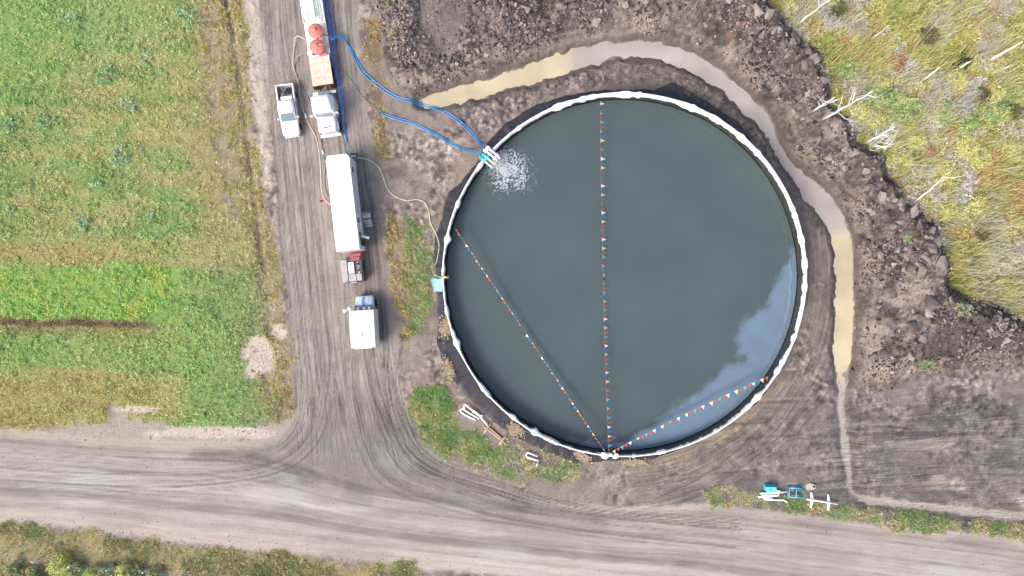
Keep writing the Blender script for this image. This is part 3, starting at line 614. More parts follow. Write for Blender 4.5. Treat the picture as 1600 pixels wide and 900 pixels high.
# black ground liner spreading from under the tank
lp = wpoly(LINER_PX)-np.array(TC); la = np.arctan2(lp[:, 1], lp[:, 0]); lr = np.hypot(lp[:, 0], lp[:, 1]); o_ = np.argsort(la)
NL = 900; lt = np.linspace(-np.pi, np.pi, NL, endpoint=False)
ro = np.interp(lt, la[o_], lr[o_], period=2*np.pi)+0.35*(fbm(np.cos(lt)*26+90, np.sin(lt)*26+90, 1.0, 3, 31)-.5)
ro = np.maximum(ro, TR+0.15); prof = np.linspace(0, 1, 14); Vl = []
for s in prof:
    r = (TR-0.25)*(1-s)+ro*s; x = r*np.cos(lt); y = r*np.sin(lt)
    wr = fbm(np.cos(lt)*TR*1.1+50, np.sin(lt)*TR*1.1+r*0.22, 1.0, 4, 35)
    g = HZ(x+TC[0], y+TC[1]); z = np.maximum(g, 0)+0.04+0.22*(wr-.35)*math.sin(math.pi*min(1, s*1.0))*np.clip(ro-TR, 0, 1)
    if s == 1: z = g+0.015
    Vl.append(np.c_[x, y, z])
Vl = np.stack(Vl, 1).reshape(-1, 3); i = np.arange(NL*14).reshape(NL, 14); j = np.roll(i, -1, 0)
lin_o = link('ground_liner', np_mesh('ground_liner', Vl, np.stack([i[:, :-1], i[:, 1:], j[:, 1:], j[:, :-1]], -1).reshape(-1, 4), smooth=True), black_lin); lin_o.location = (TC[0], TC[1], 0)
tag(lin_o, 'wrinkled black plastic sheet spread on the ground around the tank foot', 'liner')
sand_m = mat('tan sand', (182, 164, 142), 0.95, var=0.15, scale=5, bump=0.8)
SAND = []
for (a, b_, rx, ry, rot, lb) in ((697, 512, 8, 16, 0.2, 'tan sand heap on the black liner below the cyan tank stair'), (700, 574, 6, 15, -0.5, 'narrow tan sand heap on the liner edge beside the rutted track'), (806, 672, 13, 8, 0.6, 'tan sand heap on the liner beside the rusty double cross frame'), (909, 712, 12, 6, 0.5, 'flat tan sand heap on the liner left of the bunting knot'), (990, 722, 20, 4, 0.0, 'long low sand heap on the liner under the bunting knot')):
    SAND.append((a, b_, rx, ry, rot, lb))

# ================================================================== CLODS
def hull_proto(n, seed, flat=0.6):
    r = random.Random(seed); bm = bmesh.new()
    for _ in range(n):
        v = Vector((r.uniform(-1, 1), r.uniform(-1, 1), r.uniform(-1, 1)))
        m_ = max(abs(v.x), abs(v.y), abs(v.z)); v = v/m_*r.uniform(0.75, 1.0)
        bm.verts.new((v.x*0.5, v.y*0.5, v.z*0.5*flat))
    res = bmesh.ops.convex_hull(bm, input=bm.verts)
    bmesh.ops.delete(bm, geom=[e for e in res['geom_interior'] if isinstance(e, bmesh.types.BMVert)], context='VERTS')
    bmesh.ops.triangulate(bm, faces=bm.faces); bmesh.ops.recalc_face_normals(bm, faces=bm.faces)
    bm.verts.index_update(); V_ = np.array([v.co[:] for v in bm.verts]); F_ = np.array([[v.index for v in f.verts] for f in bm.faces]); bm.free()
    return V_, F_
def rot_mats(n, tilt, rng):
    a = rng.uniform(0, 2*np.pi, n); p = rng.normal(0, tilt, n); q = rng.normal(0, tilt, n)
    ca, sa, cp, sp_, cq, sq = np.cos(a), np.sin(a), np.cos(p), np.sin(p), np.cos(q), np.sin(q)
    Rz = np.zeros((n, 3, 3)); Rz[:, 0, 0] = ca; Rz[:, 0, 1] = -sa; Rz[:, 1, 0] = sa; Rz[:, 1, 1] = ca; Rz[:, 2, 2] = 1
    Rx = np.zeros((n, 3, 3)); Rx[:, 0, 0] = 1; Rx[:, 1, 1] = cp; Rx[:, 1, 2] = -sp_; Rx[:, 2, 1] = sp_; Rx[:, 2, 2] = cp
    Ry = np.zeros((n, 3, 3)); Ry[:, 1, 1] = 1; Ry[:, 0, 0] = cq; Ry[:, 0, 2] = sq; Ry[:, 2, 0] = -sq; Ry[:, 2, 2] = cq
    return Rz@Rx@Ry
def sample(mask, n, rng, thr=0.02):
    """n random ground points with density proportional to mask (on the grid)"""
    w = np.where(mask > thr, mask, 0).ravel(); c = np.cumsum(w); k = np.searchsorted(c, rng.uniform(0, c[-1], n))
    return X.ravel()[k]+rng.uniform(-.5, .5, n)*DX, Y.ravel()[k]+rng.uniform(-.5, .5, n)*DX
def clod_mesh(name, x, y, size, col, rng, sink=0.15, tilt=0.5):
    Vs, Fs, Cs = [], [], []; off = 0; n = len(x); kind = rng.integers(0, 6, n); R_ = rot_mats(n, tilt, rng)
    sc = size[:, None]*rng.uniform(0.6, 1.25, (n, 3))
    for k in range(6):
        V0, F0 = hull_proto(11, 40+k); m_ = np.where(kind == k)[0]
        v = np.einsum('nij,nvj->nvi', R_[m_], V0[None]*sc[m_][:, None, :])
        v += np.stack([x[m_], y[m_], HZ(x[m_], y[m_])+size[m_]*(0.30-sink)], -1)[:, None, :]
        Vs.append(v.reshape(-1, 3)); Fs.append((F0[None]+(np.arange(len(m_))*len(V0))[:, None, None]).reshape(-1, 3)+off); off += v.shape[0]*v.shape[1]
        Cs.append(np.repeat(col[m_], len(V0), 0))
    return np_mesh(name, np.vstack(Vs), np.vstack(Fs), np.vstack(Cs))
clod_m = ground_mat('dry clod', 0.22, 9.0, 0.5, 0.03)
def soil_cols(n, rng, lo=(78, 69, 70), hi=(208, 197, 190), p=1.9):
    f = rng.uniform(0, 1, (n, 1))**p; return alb(np.asarray(lo, float)*(1-f)+np.asarray(hi, float)*f)
visible = (np.abs(X) < 62) & (np.abs(Y) < 37)
x, y = sample(rough_soil*(0.15+ss(0.4, 0.6, n3))*visible*(1-bank), 17500, RNG); s = 0.12+0.24*RNG.random(len(x))**2; s[::9] *= 1.9
cst = link('small_clods', clod_mesh('small_clods', x, y, s, soil_cols(len(x), RNG), RNG), clod_m, GOBJ['spoil_bank']); cst['kind'] = 'stuff'
yard = soil_free*(1-rough_soil)*(1-m_road)*(1-m_track*0.8)*ss(TR+1.2, TR+2.5, RT)*(1-bank)*visible
x, y = sample(yard*(0.05+ss(0.5, 0.75, n3))+inner_b*2.5, 6500, RNG); s = 0.06+0.16*RNG.random(len(x))**2.5
cst = link('small_clods', clod_mesh('small_clods', x, y, s, soil_cols(len(x), RNG, (110, 99, 98), (206, 192, 187)), RNG), clod_m, GOBJ['bare_soil']); cst['kind'] = 'stuff'
x, y = sample(m_road*visible*(0.1+ss(2.5, 0.3, sdf(X, Y, ROAD))), 2200, RNG); s = 0.04+0.13*RNG.random(len(x))**3
cst = link('loose_stones', clod_mesh('loose_stones', x, y, s, soil_cols(len(x), RNG, (126, 116, 114), (212, 204, 200)), RNG), clod_m, GOBJ['gravel_road']); cst['kind'] = 'stuff'
for k, (a, b_, rx, ry, rot, lb) in enumerate(SAND):
    rng = np.random.default_rng(900+k); c = P(a, b_); u = rng.normal(0, .55, 420)*rx*CAM_H/FPX; v = rng.normal(0, .55, 420)*ry*CAM_H/FPX
    x = c[0]+u*math.cos(rot)+v*math.sin(rot); y = c[1]-u*math.sin(rot)+v*math.cos(rot); keep = np.hypot(x-TC[0], y-TC[1]) > TR+.1; x, y = x[keep], y[keep]
    me = clod_mesh('sand_heap', x, y, .10+.16*rng.random(len(x)), soil_cols(len(x), rng, (188, 170, 146), (226, 210, 188)), rng, sink=0.2, tilt=.25)
    o = link('sand_heap', me, clod_m); o.location.z = 0.12; tag(o, lb, kind='stuff')
# the large clods and slabs, each its own piece
slabs = [(1245, 58, 1.5), (1238, 68, 1.2), (1258, 82, 1.2), (1268, 96, 1.3), (1252, 104, 1.0), (1283, 132, 1.2), (1290, 142, 1.0), (1262, 70, .9), (1290, 200, 1.0), (1330, 240, 1.1), (1352, 268, 1.0), (1362, 292, .9), (1378, 306, 1.3), (1408, 318, 1.3), (1424, 332, 1.2), (1430, 352, 1.1), (1452, 362, 1.0), (1460, 378, 1.3), (1448, 390, 1.2), (1440, 404, 1.1), (1458, 410, 1.4), (1432, 424, 1.3), (1446, 470, 1.9), (1440, 486, 1.3), (1428, 494, 1.1), (1445, 462, 1.0), (1421, 512, 1.5), (1436, 528, 1.6), (1398, 530, 1.2), (1386, 556, 1.3), (1420, 556, 1.1), (1372, 560, 1.0), (1400, 460, .9), (1380, 480, .8), (1550, 520, 1.0), (1572, 532, .9), (1502, 478, 1.0), (1495, 488, .9), (925, 10, 1.2), (935, 28, 1.1), (822, 15, 1.3), (832, 24, 1.0), (1178, 22, 1.4), (1195, 30, 1.2), (1190, 56, 1.0), (1025, 8, 1.0), (865, 40, .8), (712, 85, .9), (640, 110, .7), (725, 25, .7), (770, 60, .9)]
protos = []
for k in range(7):
    V0, F0 = hull_proto(14, 90+k, 0.55); protos.append((V0, F0))
tones = [(92, 84, 82), (118, 109, 106), (146, 136, 131), (172, 162, 155)]
tone_m = [mat('clay clod %d' % k, c, 0.95, var=0.16, scale=2.5, bump=0.6) for k, c in enumerate(tones)]
pm = [[None]*len(tones) for _ in protos]
rx_, ry_ = sample(rough_soil*visible*(1-bank)*(0.15+ss(8, 1, d_out))*ss(0.3, 0.6, n3), 300-len(slabs), RNG)
big = [(*P(a, b, 1.8), s) for a, b, s in [(q_[0], q_[1], q_[2]*1.15) for q_ in slabs]]+[(rx_[k], ry_[k], random.uniform(0.42, 1.0)) for k in range(len(rx_))]
for k, (x, y, s) in enumerate(big):
    q = random.randrange(len(protos)); c = random.choice((1, 2, 2, 3)) if k < len(slabs) else random.randrange(4)
    if pm[q][c] is None: pm[q][c] = np_mesh('clod', *protos[q]); pm[q][c].materials.append(tone_m[c])
    o = bpy.data.objects.new('clod', pm[q][c]); COL.objects.link(o); o.parent = GOBJ['spoil_bank']
    o.location = (x, y, float(HZ(x, y))+0.16*s); el = random.uniform(0.55, 0.9)
    o.scale = (s, s*el, s*random.uniform(0.6, 0.95)); o.rotation_euler = (random.gauss(0, .3), random.gauss(0, .3), random.uniform(0, 6.28))

# ================================================================== PLANTS
LEAF = leaf_mat('leaf')
def blades(x, y, z, h, w, lean, col, rng):
    n = len(x); a = rng.uniform(0, 2*np.pi, n); l = rng.uniform(0, 2*np.pi, n); lx, ly = np.cos(l)*lean*h, np.sin(l)*lean*h
    dx, dy = np.cos(a)*w/2, np.sin(a)*w/2
    v = np.empty((n, 4, 3)); v[:, 0] = np.c_[x-dx, y-dy, z]; v[:, 1] = np.c_[x+dx, y+dy, z]
    v[:, 2] = np.c_[x+lx+dx*0.35, y+ly+dy*0.35, z+h]; v[:, 3] = np.c_[x+lx-dx*0.35, y+ly-dy*0.35, z+h]
    return v.reshape(-1, 3), np.repeat(col, 4, 0)
def leaves(x, y, z, L_, w, col, rng, pitch=0.5):
    n = len(x); a = rng.uniform(0, 2*np.pi, n); p = rng.normal(0.0, pitch, n); r = rng.normal(0, pitch, n)
    d = np.c_[np.cos(a)*np.cos(p), np.sin(a)*np.cos(p), np.sin(p)]; s_ = np.c_[-np.sin(a)*np.cos(r), np.cos(a)*np.cos(r), np.sin(r)]
    c = np.c_[x, y, z]; L_ = np.broadcast_to(L_, (n,))[:, None]; w = np.broadcast_to(w, (n,))[:, None]
    v = np.stack([c-d*L_*0.5, c+s_*w*0.5, c+d*L_*0.5, c-s_*w*0.5], 1)
    return v.reshape(-1, 3), np.repeat(col, 4, 0)
def veg(name, parts, label, parent=None, kind='stuff', m=None, ds=0.24):
    Vv = np.vstack([p[0] for p in parts]); Cv = np.vstack([p[1] for p in parts]); lu = (Cv@np.array([.3, .55, .15]))[:, None]; Cv = np.clip(Cv*(1-ds)+lu*np.array([[1.05, 1.0, .90]])*ds, 0.003, 0.7)
    F_ = np.arange(len(Vv)).reshape(-1, 4); o = link(name, np_mesh(name, Vv, F_, Cv), m or LEAF, parent)
    if kind: o['kind'] = kind
    if label: o['label'] = label
    return o
def clumps(x, y, rad, hgt, nleaf, base, rng, size=(0.10, 0.24), jit=0.26, pitch=0.55, ratio=0.5):
    """leafy plants: nleaf leaves in a dome around each centre"""
    n = len(x); k = np.repeat(np.arange(n), nleaf); m_ = len(k); a = rng.uniform(0, 2*np.pi, m_); r = np.sqrt(rng.uniform(0, 1, m_))
    R_ = np.broadcast_to(rad, (n,))[k]; H_ = np.broadcast_to(hgt, (n,))[k]
    xx, yy = x[k]+np.cos(a)*r*R_, y[k]+np.sin(a)*r*R_; zz = HZ(xx, yy)+H_*(1-0.75*r*r)*rng.uniform(0.35, 1.0, m_)
    pj = (1+rng.normal(0, jit, n))[k][:, None]; lj = (1+rng.normal(0, jit*0.8, m_))[:, None]
    L_ = rng.uniform(size[0], size[1], m_); col = base[k]*np.clip(pj*lj, 0.3, 2.0)
    return leaves(xx, yy, zz, L_, L_*ratio, col, rng, pitch)
VG = GAIN*0.50
def fcol(x, y):
    return field_colour(x/CAM_H*FPX+800, 450-y/CAM_H*FPX, fbm(x, y, 8, 4, 1)*0.6+fbm(x, y, 3, 4, 2)*0.4, fbm(x, y, 4.5, 4, 41), fbm(x, y, 1.0, 4, 3), fbm(x*0.22+y*0.02, y+x*0.07, 1.1, 4, 33))
vis2 = (np.abs(X) < 63) & (np.abs(Y) < 38)
cp = fbm(X, Y, 1.6, 3, 55)
x, y = sample(m_field*vis2*(0.25+ss(0.4, 0.7, cp)), 11500, RNG)
c = alb(fcol(x, y), VG); g = np.clip((c[:, 1]-c[:, 0])*8, 0, 1)
hue = RNG.normal(0, 1, (len(x), 1)); c = c*(1+hue*np.array([[0.10, 0.02, -0.05]]))
fp = [clumps(x, y, 0.14+0.22*RNG.random(len(x)), 0.10+0.28*RNG.random(len(x))*(0.5+g), 14, c, RNG)]
x, y = sample(m_field*vis2, 60000, RNG); c = alb(fcol(x, y)*0.65+np.array([[186, 180, 124]])*0.35, VG)*(1+RNG.normal(0, .22, (len(x), 1)))
fp.append(blades(x, y, HZ(x, y), 0.12+0.3*RNG.random(len(x)), 0.05, 0.6, c, RNG))
veg('meadow_grass', fp, 'low weeds and dry grass covering the meadow', ds=.12)
# verges and grass patches
def patch_veg(name, mask, ncl, nbl, pal, label, seed, h=(0.12, 0.30), size=(0.08, 0.2)):
    h = (h[0]*.8, h[1]*.75); mask = mask*(0.25+ss(.36, .62, n05*.55+n1*.45))
    rng = np.random.default_rng(seed); x, y = sample(mask*vis2, ncl, rng); k = fbm(x, y, 1.8, 3, seed)
    pal = np.asarray(pal, float); idx_ = np.clip(((k-0.3)/0.4*len(pal)+rng.normal(0, .6, ncl)), 0, len(pal)-1).astype(int)
    parts = [clumps(x, y, 0.12+0.16*rng.random(ncl), rng.uniform(h[0], h[1], ncl), 11, alb(pal[idx_], VG), rng, size)]
    x, y = sample(mask*vis2, nbl, rng); k = fbm(x, y, 1.8, 3, seed); idx_ = np.clip(((k-0.3)/0.4*len(pal)+rng.normal(0, .9, nbl)), 0, len(pal)-1).astype(int)
    parts.append(blades(x, y, HZ(x, y), rng.uniform(h[0], h[1]*1.4, nbl), 0.045, 0.6, alb(pal[idx_]*0.7+np.array([180, 165, 110])*0.3, VG)*(1+rng.normal(0, .2, (nbl, 1))), rng))
    return veg(name, parts, label, ds=.27)
drygr = [(150, 142, 102), (168, 158, 104), (192, 176, 112), (208, 192, 132), (158, 166, 108)]
patch_veg('verge_weeds', m_verge*(0.3+ss(0.42, 0.6, n1)), 1500, 13000, drygr, 'dry yellow weeds between meadow and mud track', 201)
patch_veg('verge_weeds', m_verge*ss(0.9, 0.2, np.abs(furrow-0.9)), 700, 1500, [(202, 182, 96), (182, 174, 96), (166, 154, 96)], 'line of yellow weeds along the narrow furrow', 208, (0.2, 0.5))
patch_veg('grass', m_mid*ss(628, 640, PXX+10*(n1-.5))*(0.2+n3), 600, 3800, [(112, 156, 78), (128, 172, 82), (140, 164, 92), (164, 162, 104)], 'green grass patch between mud track and tank stair', 202)
patch_veg('weeds', ss(.47, .58, fbm(X, Y, 1.3, 3, 88))*M([(604, 325), (628, 335), (634, 400), (640, 520), (626, 528), (616, 470), (606, 400)], 0.5, 0.8)*(0.3+n1), 420, 900, [(158, 128, 92), (204, 172, 78), (214, 182, 84), (176, 152, 92)], 'rust and yellow weeds beside the green grass patch', 203, (0.2, 0.5))
patch_veg('weeds', strip*ss(0.46, 0.6, n1), 230, 500, [(186, 158, 112), (196, 176, 92), (156, 162, 92), (172, 136, 102)], 'thin line of yellow weeds crossed by the blue hoses', 204, (0.15, 0.4))
patch_veg('grass', m_b*(0.25+n3)*(0.3+ss(.4, .6, n1)), 1150, 6000, [(110, 158, 84), (118, 168, 86), (132, 176, 92), (140, 170, 96), (172, 174, 108)], 'bright green grass bank below the rusty double cross frame', 205, (0.2, 0.45))
patch_veg('weeds', m_b*M([(634, 615), (652, 612), (668, 650), (690, 690), (750, 715), (780, 715), (740, 735), (660, 690)], 0.4, 0.6), 220, 1200, [(204, 182, 84), (190, 174, 100), (204, 190, 126)], 'yellow weeds edging the green grass bank', 209, (0.2, 0.5))
patch_veg('grass', m_b2, 420, 2600, [(128, 160, 92), (150, 166, 104), (186, 176, 118), (204, 188, 120)], 'sparse grass around the white U shaped pipe', 211)
patch_veg('grass', m_c*(0.25+ss(0.4, 0.62, n3)), 1100, 6000, [(112, 150, 78), (132, 160, 84), (160, 158, 92), (186, 168, 120)], 'patchy roadside grass strip below the cyan frame', 206)
patch_veg('grass', m_d*(0.25+ss(0.35, 0.6, n3)), 2900, 24000, [(128, 144, 88), (150, 154, 92), (182, 168, 96), (172, 150, 106), (138, 160, 94)], 'rough roadside grass along the fence', 207, (0.2, 0.5))
# scrub
x, y = sample(m_scrub*vis2*(0.3+n3), 4600, RNG)
def scol(x, y, rng):
    px, py = x/CAM_H*FPX+800, 450-y/CAM_H*FPX
    pal = np.asarray([(250, 222, 156), (242, 206, 132), (226, 184, 108), (206, 176, 92), (158, 172, 80), (124, 158, 76), (190, 150, 104), (222, 208, 186)], float)
    k = fbm(x, y, 3.0, 4, 301); g = ss(0.50, 0.62, fbm(x, y, 5.0, 3, 302)+0.10*ss(90, 20, np.abs(py-175-(px-1400)*0.12)))
    i = np.clip((k-0.32)/0.30*4+rng.normal(0, .9, len(x)), 0, 3.9)+g*rng.uniform(0, 2.6, len(x)); i = np.clip(i, 0, 5.9).astype(int)
    i = np.where(fbm(x, y, 2.0, 3, 303) > 0.68, 6, i); i = np.where(fbm(x, y, 2.6, 3, 304) > 0.68, 7, i)
    return pal[i]
c = alb(scol(x, y, RNG), VG*.85); sp_ = [clumps(x, y, 0.2+0.35*RNG.random(len(x)), 0.3+0.7*RNG.random(len(x))**2, 18, c, RNG, (0.12, 0.3))]
x, y = sample(m_scrub*vis2*(0.4+n1), 62000, RNG); c = alb(scol(x, y, RNG)*0.8+np.array([[236, 200, 122]])*0.2, VG*.78)*np.array([[1.05, 1.0, .93]])*np.clip(1+RNG.normal(0, .32, (len(x), 1))+0.5*(fbm(x, y, 1.4, 3, 306)-.5)[:, None], .35, 1.8)
sp_.append(blades(x, y, HZ(x, y), 0.35+1.15*RNG.random(len(x))**1.5*(0.2+1.5*ss(.35, .65, fbm(x, y, 2.0, 3, 305))), 0.07, 0.35, c, RNG))
veg('scrub_grass', sp_, 'tall yellow grass and low scrub beyond the clay bank', ds=.22)
# a few weeds on the bare spoil
patch_veg('weeds', np.maximum.reduce([blob(612, 6, 8, 7, .5), blob(616, 50, 7, 6, .5)*.6, blob(1402, 376, 7, 6, .5), blob(1440, 570, 14, 8, .6), blob(1480, 482, 22, 10, .6)*.5, blob(1525, 486, 10, 5)*.5]), 150, 300, [(112, 158, 80), (140, 172, 92), (170, 176, 110)], 'sparse green weeds sprouting on the clay bank', 215)

bark = mat('grey bark', (150, 140, 130), 0.9, var=0.2, scale=4); pale_bark = mat('weathered white trunk', (240, 236, 226), 0.8, var=0.14, scale=3.0, bump=0.3)
def shrub(name, px, py, rad, h, pal, label, cat, group, seed, dense=1.0, twig=False, leaf=(0.12, 0.28)):
    rng = np.random.default_rng(seed); cx, cy = P(px, py, h*0.5); gz = float(HZ(cx, cy)); t = thing(name, label, cat, (cx, cy, gz), 0, group)
    mb = MB(); nb = 26 if twig else (9 if h > .6 else 3)
    for k in range(nb):
        a = rng.uniform(0, 6.28); e = rng.uniform(0.35, 1.0)*rad*(1.1 if twig else 0.8); hh = h*rng.uniform(0.55, 1.05)
        mb.tube([(0, 0, -0.1), (math.cos(a)*e*0.35, math.sin(a)*e*0.35, hh*0.5), (math.cos(a+.2)*e, math.sin(a+.2)*e, hh)], [0.045, 0.03, 0.014] if twig else [0.05, 0.035, 0.012], 4)
    mb.build('stem', mat('twig %d' % seed, (205, 196, 190) if twig else (130, 112, 92), 0.9), t)
    n = int(900*rad*rad*dense*(0.5 if twig else 1)*(0.6+h*0.4)); pal = np.asarray(pal, float)
    nc = max(6, int(n/22)); ca = rng.uniform(0, 6.28, nc); cr_ = np.sqrt(rng.uniform(0.02, 1, nc))*rad*rng.uniform(.8, 1.15, nc); cz = h*np.clip(1-0.55*(cr_/rad)**2, 0.2, 1)*rng.uniform(0.35, 1.0, nc)
    k = rng.integers(0, nc, n); sg = 0.17*min(1.2, rad)
    xx = (np.cos(ca)*cr_)[k]+rng.normal(0, sg, n); yy = (np.sin(ca)*cr_)[k]+rng.normal(0, sg, n); zz = np.clip(cz[k]+rng.normal(0, sg*0.8, n), 0.05, None)
    tone = np.clip(1+rng.normal(0, .2, nc), .5, 1.6)[k]*np.clip(1+rng.normal(0, .16, n), .5, 1.6); col = alb(pal[rng.integers(0, len(pal), nc)[k]], VG)*tone[:, None]
    L_ = rng.uniform(leaf[0], leaf[1], n); veg('foliage', [leaves(xx, yy, zz, L_, L_*(0.18 if twig else 0.5), col, rng, 0.6)], None, t, None)
    return t
GREY = [(196, 188, 184), (182, 172, 166), (172, 164, 150)]
for k, (a, b_, r) in enumerate(((1340, 42, 1.5), (1460, 34, 1.5), (1572, 12, 1.6), (1552, 55, 1.7), (1555, 312, 1.4), (1550, 346, 1.4), (1588, 392, 1.3), (1447, 158, 1.1), (1500, 176, 1.2), (1536, 80, 1.0))):
    shrub('bare_shrub', a, b_, r, 1.5, GREY, 'bare grey twiggy shrub standing in the yellow scrub', 'shrub', 'bare grey shrubs in the scrub', 400+k, 0.8, True)
for k, (a, b_, r) in enumerate(((1372, 152, 1.4), (1398, 158, 1.2), (1422, 172, 1.5), (1392, 178, 1.1), (1478, 176, 1.3), (1512, 192, 1.2), (1590, 150, 1.4), (1560, 175, 1.4), (1325, 108, 1.1), (1545, 176, 1.0))):
    shrub('green_shrub', a, b_, r, 1.5, [(116, 152, 84), (136, 170, 92), (166, 184, 112), (190, 194, 104)], 'leafy green willow shrub growing in the yellow scrub', 'shrub', 'green shrubs in the scrub', 430+k)
for k, (a, b_, r) in enumerate(((1377, 132, 1.0), (1495, 126, 1.2), (1346, 178, 1.2), (1366, 190, 1.1), (1472, 268, 1.3), (1532, 246, 1.2), (1512, 230, 1.2), (1580, 238, 1.3), (1430, 222, 1.0), (1528, 322, 1.1), (1556, 146, 1.0), (1410, 252, 1.1), (1480, 330, 1.1), (1235, 14, 0.8))):
    shrub('yellow_shrub', a, b_, r, 1.3, [(206, 196, 88), (220, 206, 104), (182, 188, 92), (228, 206, 120)], 'yellow green autumn shrub growing in the scrub', 'shrub', 'yellow shrubs in the scrub', 460+k)
for k, (a, b_, r) in enumerate(((1452, 56, 1.1), (1536, 366, 0.8), (1580, 172, 1.1), (1535, 150, .9), (1312, 16, .9))):
    shrub('dark_shrub', a, b_, r, 1.2, [(92, 92, 52), (112, 102, 60), (84, 104, 52)], 'dark olive shrub growing in the scrub', 'shrub', 'dark shrubs in the scrub', 490+k)
for k, (a, b_, r) in enumerate(((1330, 22, .7), (1454, 240, .8), (1550, 250, .9), (1420, 185, .7), (1572, 340, .7), (1405, 100, 0.9))):
    shrub('rusty_shrub', a, b_, r, 1.0, [(176, 130, 96), (166, 124, 88), (196, 158, 106)], 'rust red autumn shrub growing in the scrub', 'shrub', 'rusty shrubs in the scrub', 510+k)
for k, (a, b_, r) in enumerate(((92, 886, 1.15), (142, 898, .8), (192, 894, .9))):
    shrub('yellow_shrub', a, b_, r, 1.8, [(186, 196, 80), (160, 180, 80), (204, 200, 96), (140, 164, 74)], ('largest lime yellow shrub behind the fence posts' if k == 0 else 'small lime yellow shrub behind the fence posts'), 'shrub', 'lime shrubs along the fence', 530+k)
for k, (a, b_, r) in enumerate(((118, 893, .9), (166, 897, 1.0), (212, 898, .9), (240, 902, .9), (50, 902, 1.0), (20, 893, 1.0))):
    shrub('green_shrub', a, b_, r, 1.4, [(110, 138, 80), (132, 150, 96), (150, 146, 98)], 'dull green bush behind the fence posts', 'shrub', 'green bushes along the fence', 540+k)
for k, (a, b_, r) in enumerate(((168, 118, 1.1), (186, 245, 1.2), (130, 352, 1.0), (115, 30, .9), (200, 165, 1.0), (290, 25, 1.1), (70, 190, 1.0), (18, 325, .6), (228, 95, .8), (15, 195, 1.1), (150, 285, .8), (235, 340, .6))):
    shrub('weed_clump', a, b_, r, 0.5, [(136, 178, 124), (150, 186, 138), (128, 172, 110)], 'blue green leafy weed clump standing out in the meadow', 'weeds', 'weed clumps in the meadow', 560+k, 0.6)

# dead trees: base and tip pixels; height from how far the tip leans away from the picture's centre
def snag(bx, by, tx, ty, r0, label, seed, branches=5, forks=0):
    rb = math.hypot(bx-800, by-450); ux, uy = (bx-800)/rb, (by-450)/rb
    rt = (tx-800)*ux+(ty-450)*uy; h = max(1.2, CAM_H*(1-rb/rt)); rnd = random.Random(seed)
    x0, y0 = P(bx, by); g = float(HZ(x0, y0)); x0, y0 = P(bx, by, g); top = PV(tx, ty, g+h); t = thing('dead_tree', label, 'tree', (x0, y0, g))
    tv = top-Vector((x0, y0, g)); pts = [Vector((0, 0, -0.3))]
    for k in range(1, 8):
        f = k/7; pts.append(tv*f+Vector((rnd.gauss(0, .05), rnd.gauss(0, .05), 0))*h*0.12*(1 if k < 7 else 0.3))
    MB().tube(pts, [r0*(1-0.72*k/7) for k in range(8)], 8).build('trunk', pale_bark, t)
    for k in range(branches):
        f = rnd.uniform(0.3, 0.95); i = int(f*7); p = pts[i].lerp(pts[min(7, i+1)], f*7-i); a = rnd.uniform(0, 6.28); L_ = h*rnd.uniform(0.10, 0.26)
        q = p+Vector((math.cos(a), math.sin(a), 0.55))*L_*0.5; e = q+Vector((math.cos(a+.3), math.sin(a+.3), 0.9))*L_*0.5
        MB().tube([p, q, e], [r0*0.32, r0*0.22, r0*0.08], 5).build('branch', pale_bark, t)
    return t
snag(1287, 186, 1362, 143, 0.17, 'tall white dead trunk rising from the edge of the clay bank', 1, 8)
snag(1270, 173, 1304, 152, 0.14, 'short white dead trunk standing on the clay bank', 2, 7)
snag(1248, 37, 1296, -2, 0.16, 'white dead trunk with a bare grey shrub beside it near the bank', 3, 4)
snag(1361, 62, 1390, 39, 0.10, 'thin forked dead sapling in the yellow scrub', 4, 6)
snag(1442, 125, 1468, 105, 0.20, 'stout broken white stub among yellow and green shrubs', 5, 0)
snag(1496, 108, 1516, 96, 0.20, 'short broken white stub beside a dark brush heap', 6, 1)
snag(1548, 93, 1598, 65, 0.21, 'tall thick white trunk without branches deep in the scrub', 7, 0)
snag(1564, 109, 1578, 103, 0.18, 'very short white stub near the tall thick white trunk', 8, 0)
snag(1352, 224, 1398, 198, 0.17, 'branchy white dead tree at the edge of the clay bank', 9, 11)
snag(1428, 317, 1487, 267, 0.13, 'leaning split white dead tree at the foot of the clay bank', 10, 5)
# a fallen heap of bare branches at the bank's edge
t = thing('brush_heap', 'heap of bare white branches lying at the bank edge', 'branches', (*P(1366, 226), float(HZ(*P(1366, 226)))))
for k in range(16):
    a = random.uniform(-0.5, 0.9); L_ = random.uniform(1.0, 3.0); p = Vector((random.uniform(-1.3, 1.0), random.uniform(-.8, .8), random.uniform(0.2, 0.6)))
    MB().tube([p, p+Vector((math.cos(a), math.sin(a), random.uniform(-.05, .3)))*L_*.5, p+Vector((math.cos(a+.2), math.sin(a+.2), random.uniform(0, .3)))*L_], [0.05, 0.04, 0.015], 5).build('branch', pale_bark, t)
t = thing('brush_heap', 'dark heap of burnt branches beside a short white stub', 'branches', (*P(1490, 105), float(HZ(*P(1490, 105)))))
char = mat('charred wood', (62, 56, 54), 0.9)
for k in range(20):
    a = random.uniform(0.1, 1.0); L_ = random.uniform(0.8, 2.4); p = Vector((random.uniform(-1.0, .8), random.uniform(-.6, .6), random.uniform(0.2, 0.7)))
    MB().tube([p, p+Vector((math.cos(a), math.sin(a), random.uniform(-.05, .3)))*L_], [0.07, 0.03], 5).build('branch', char, t)

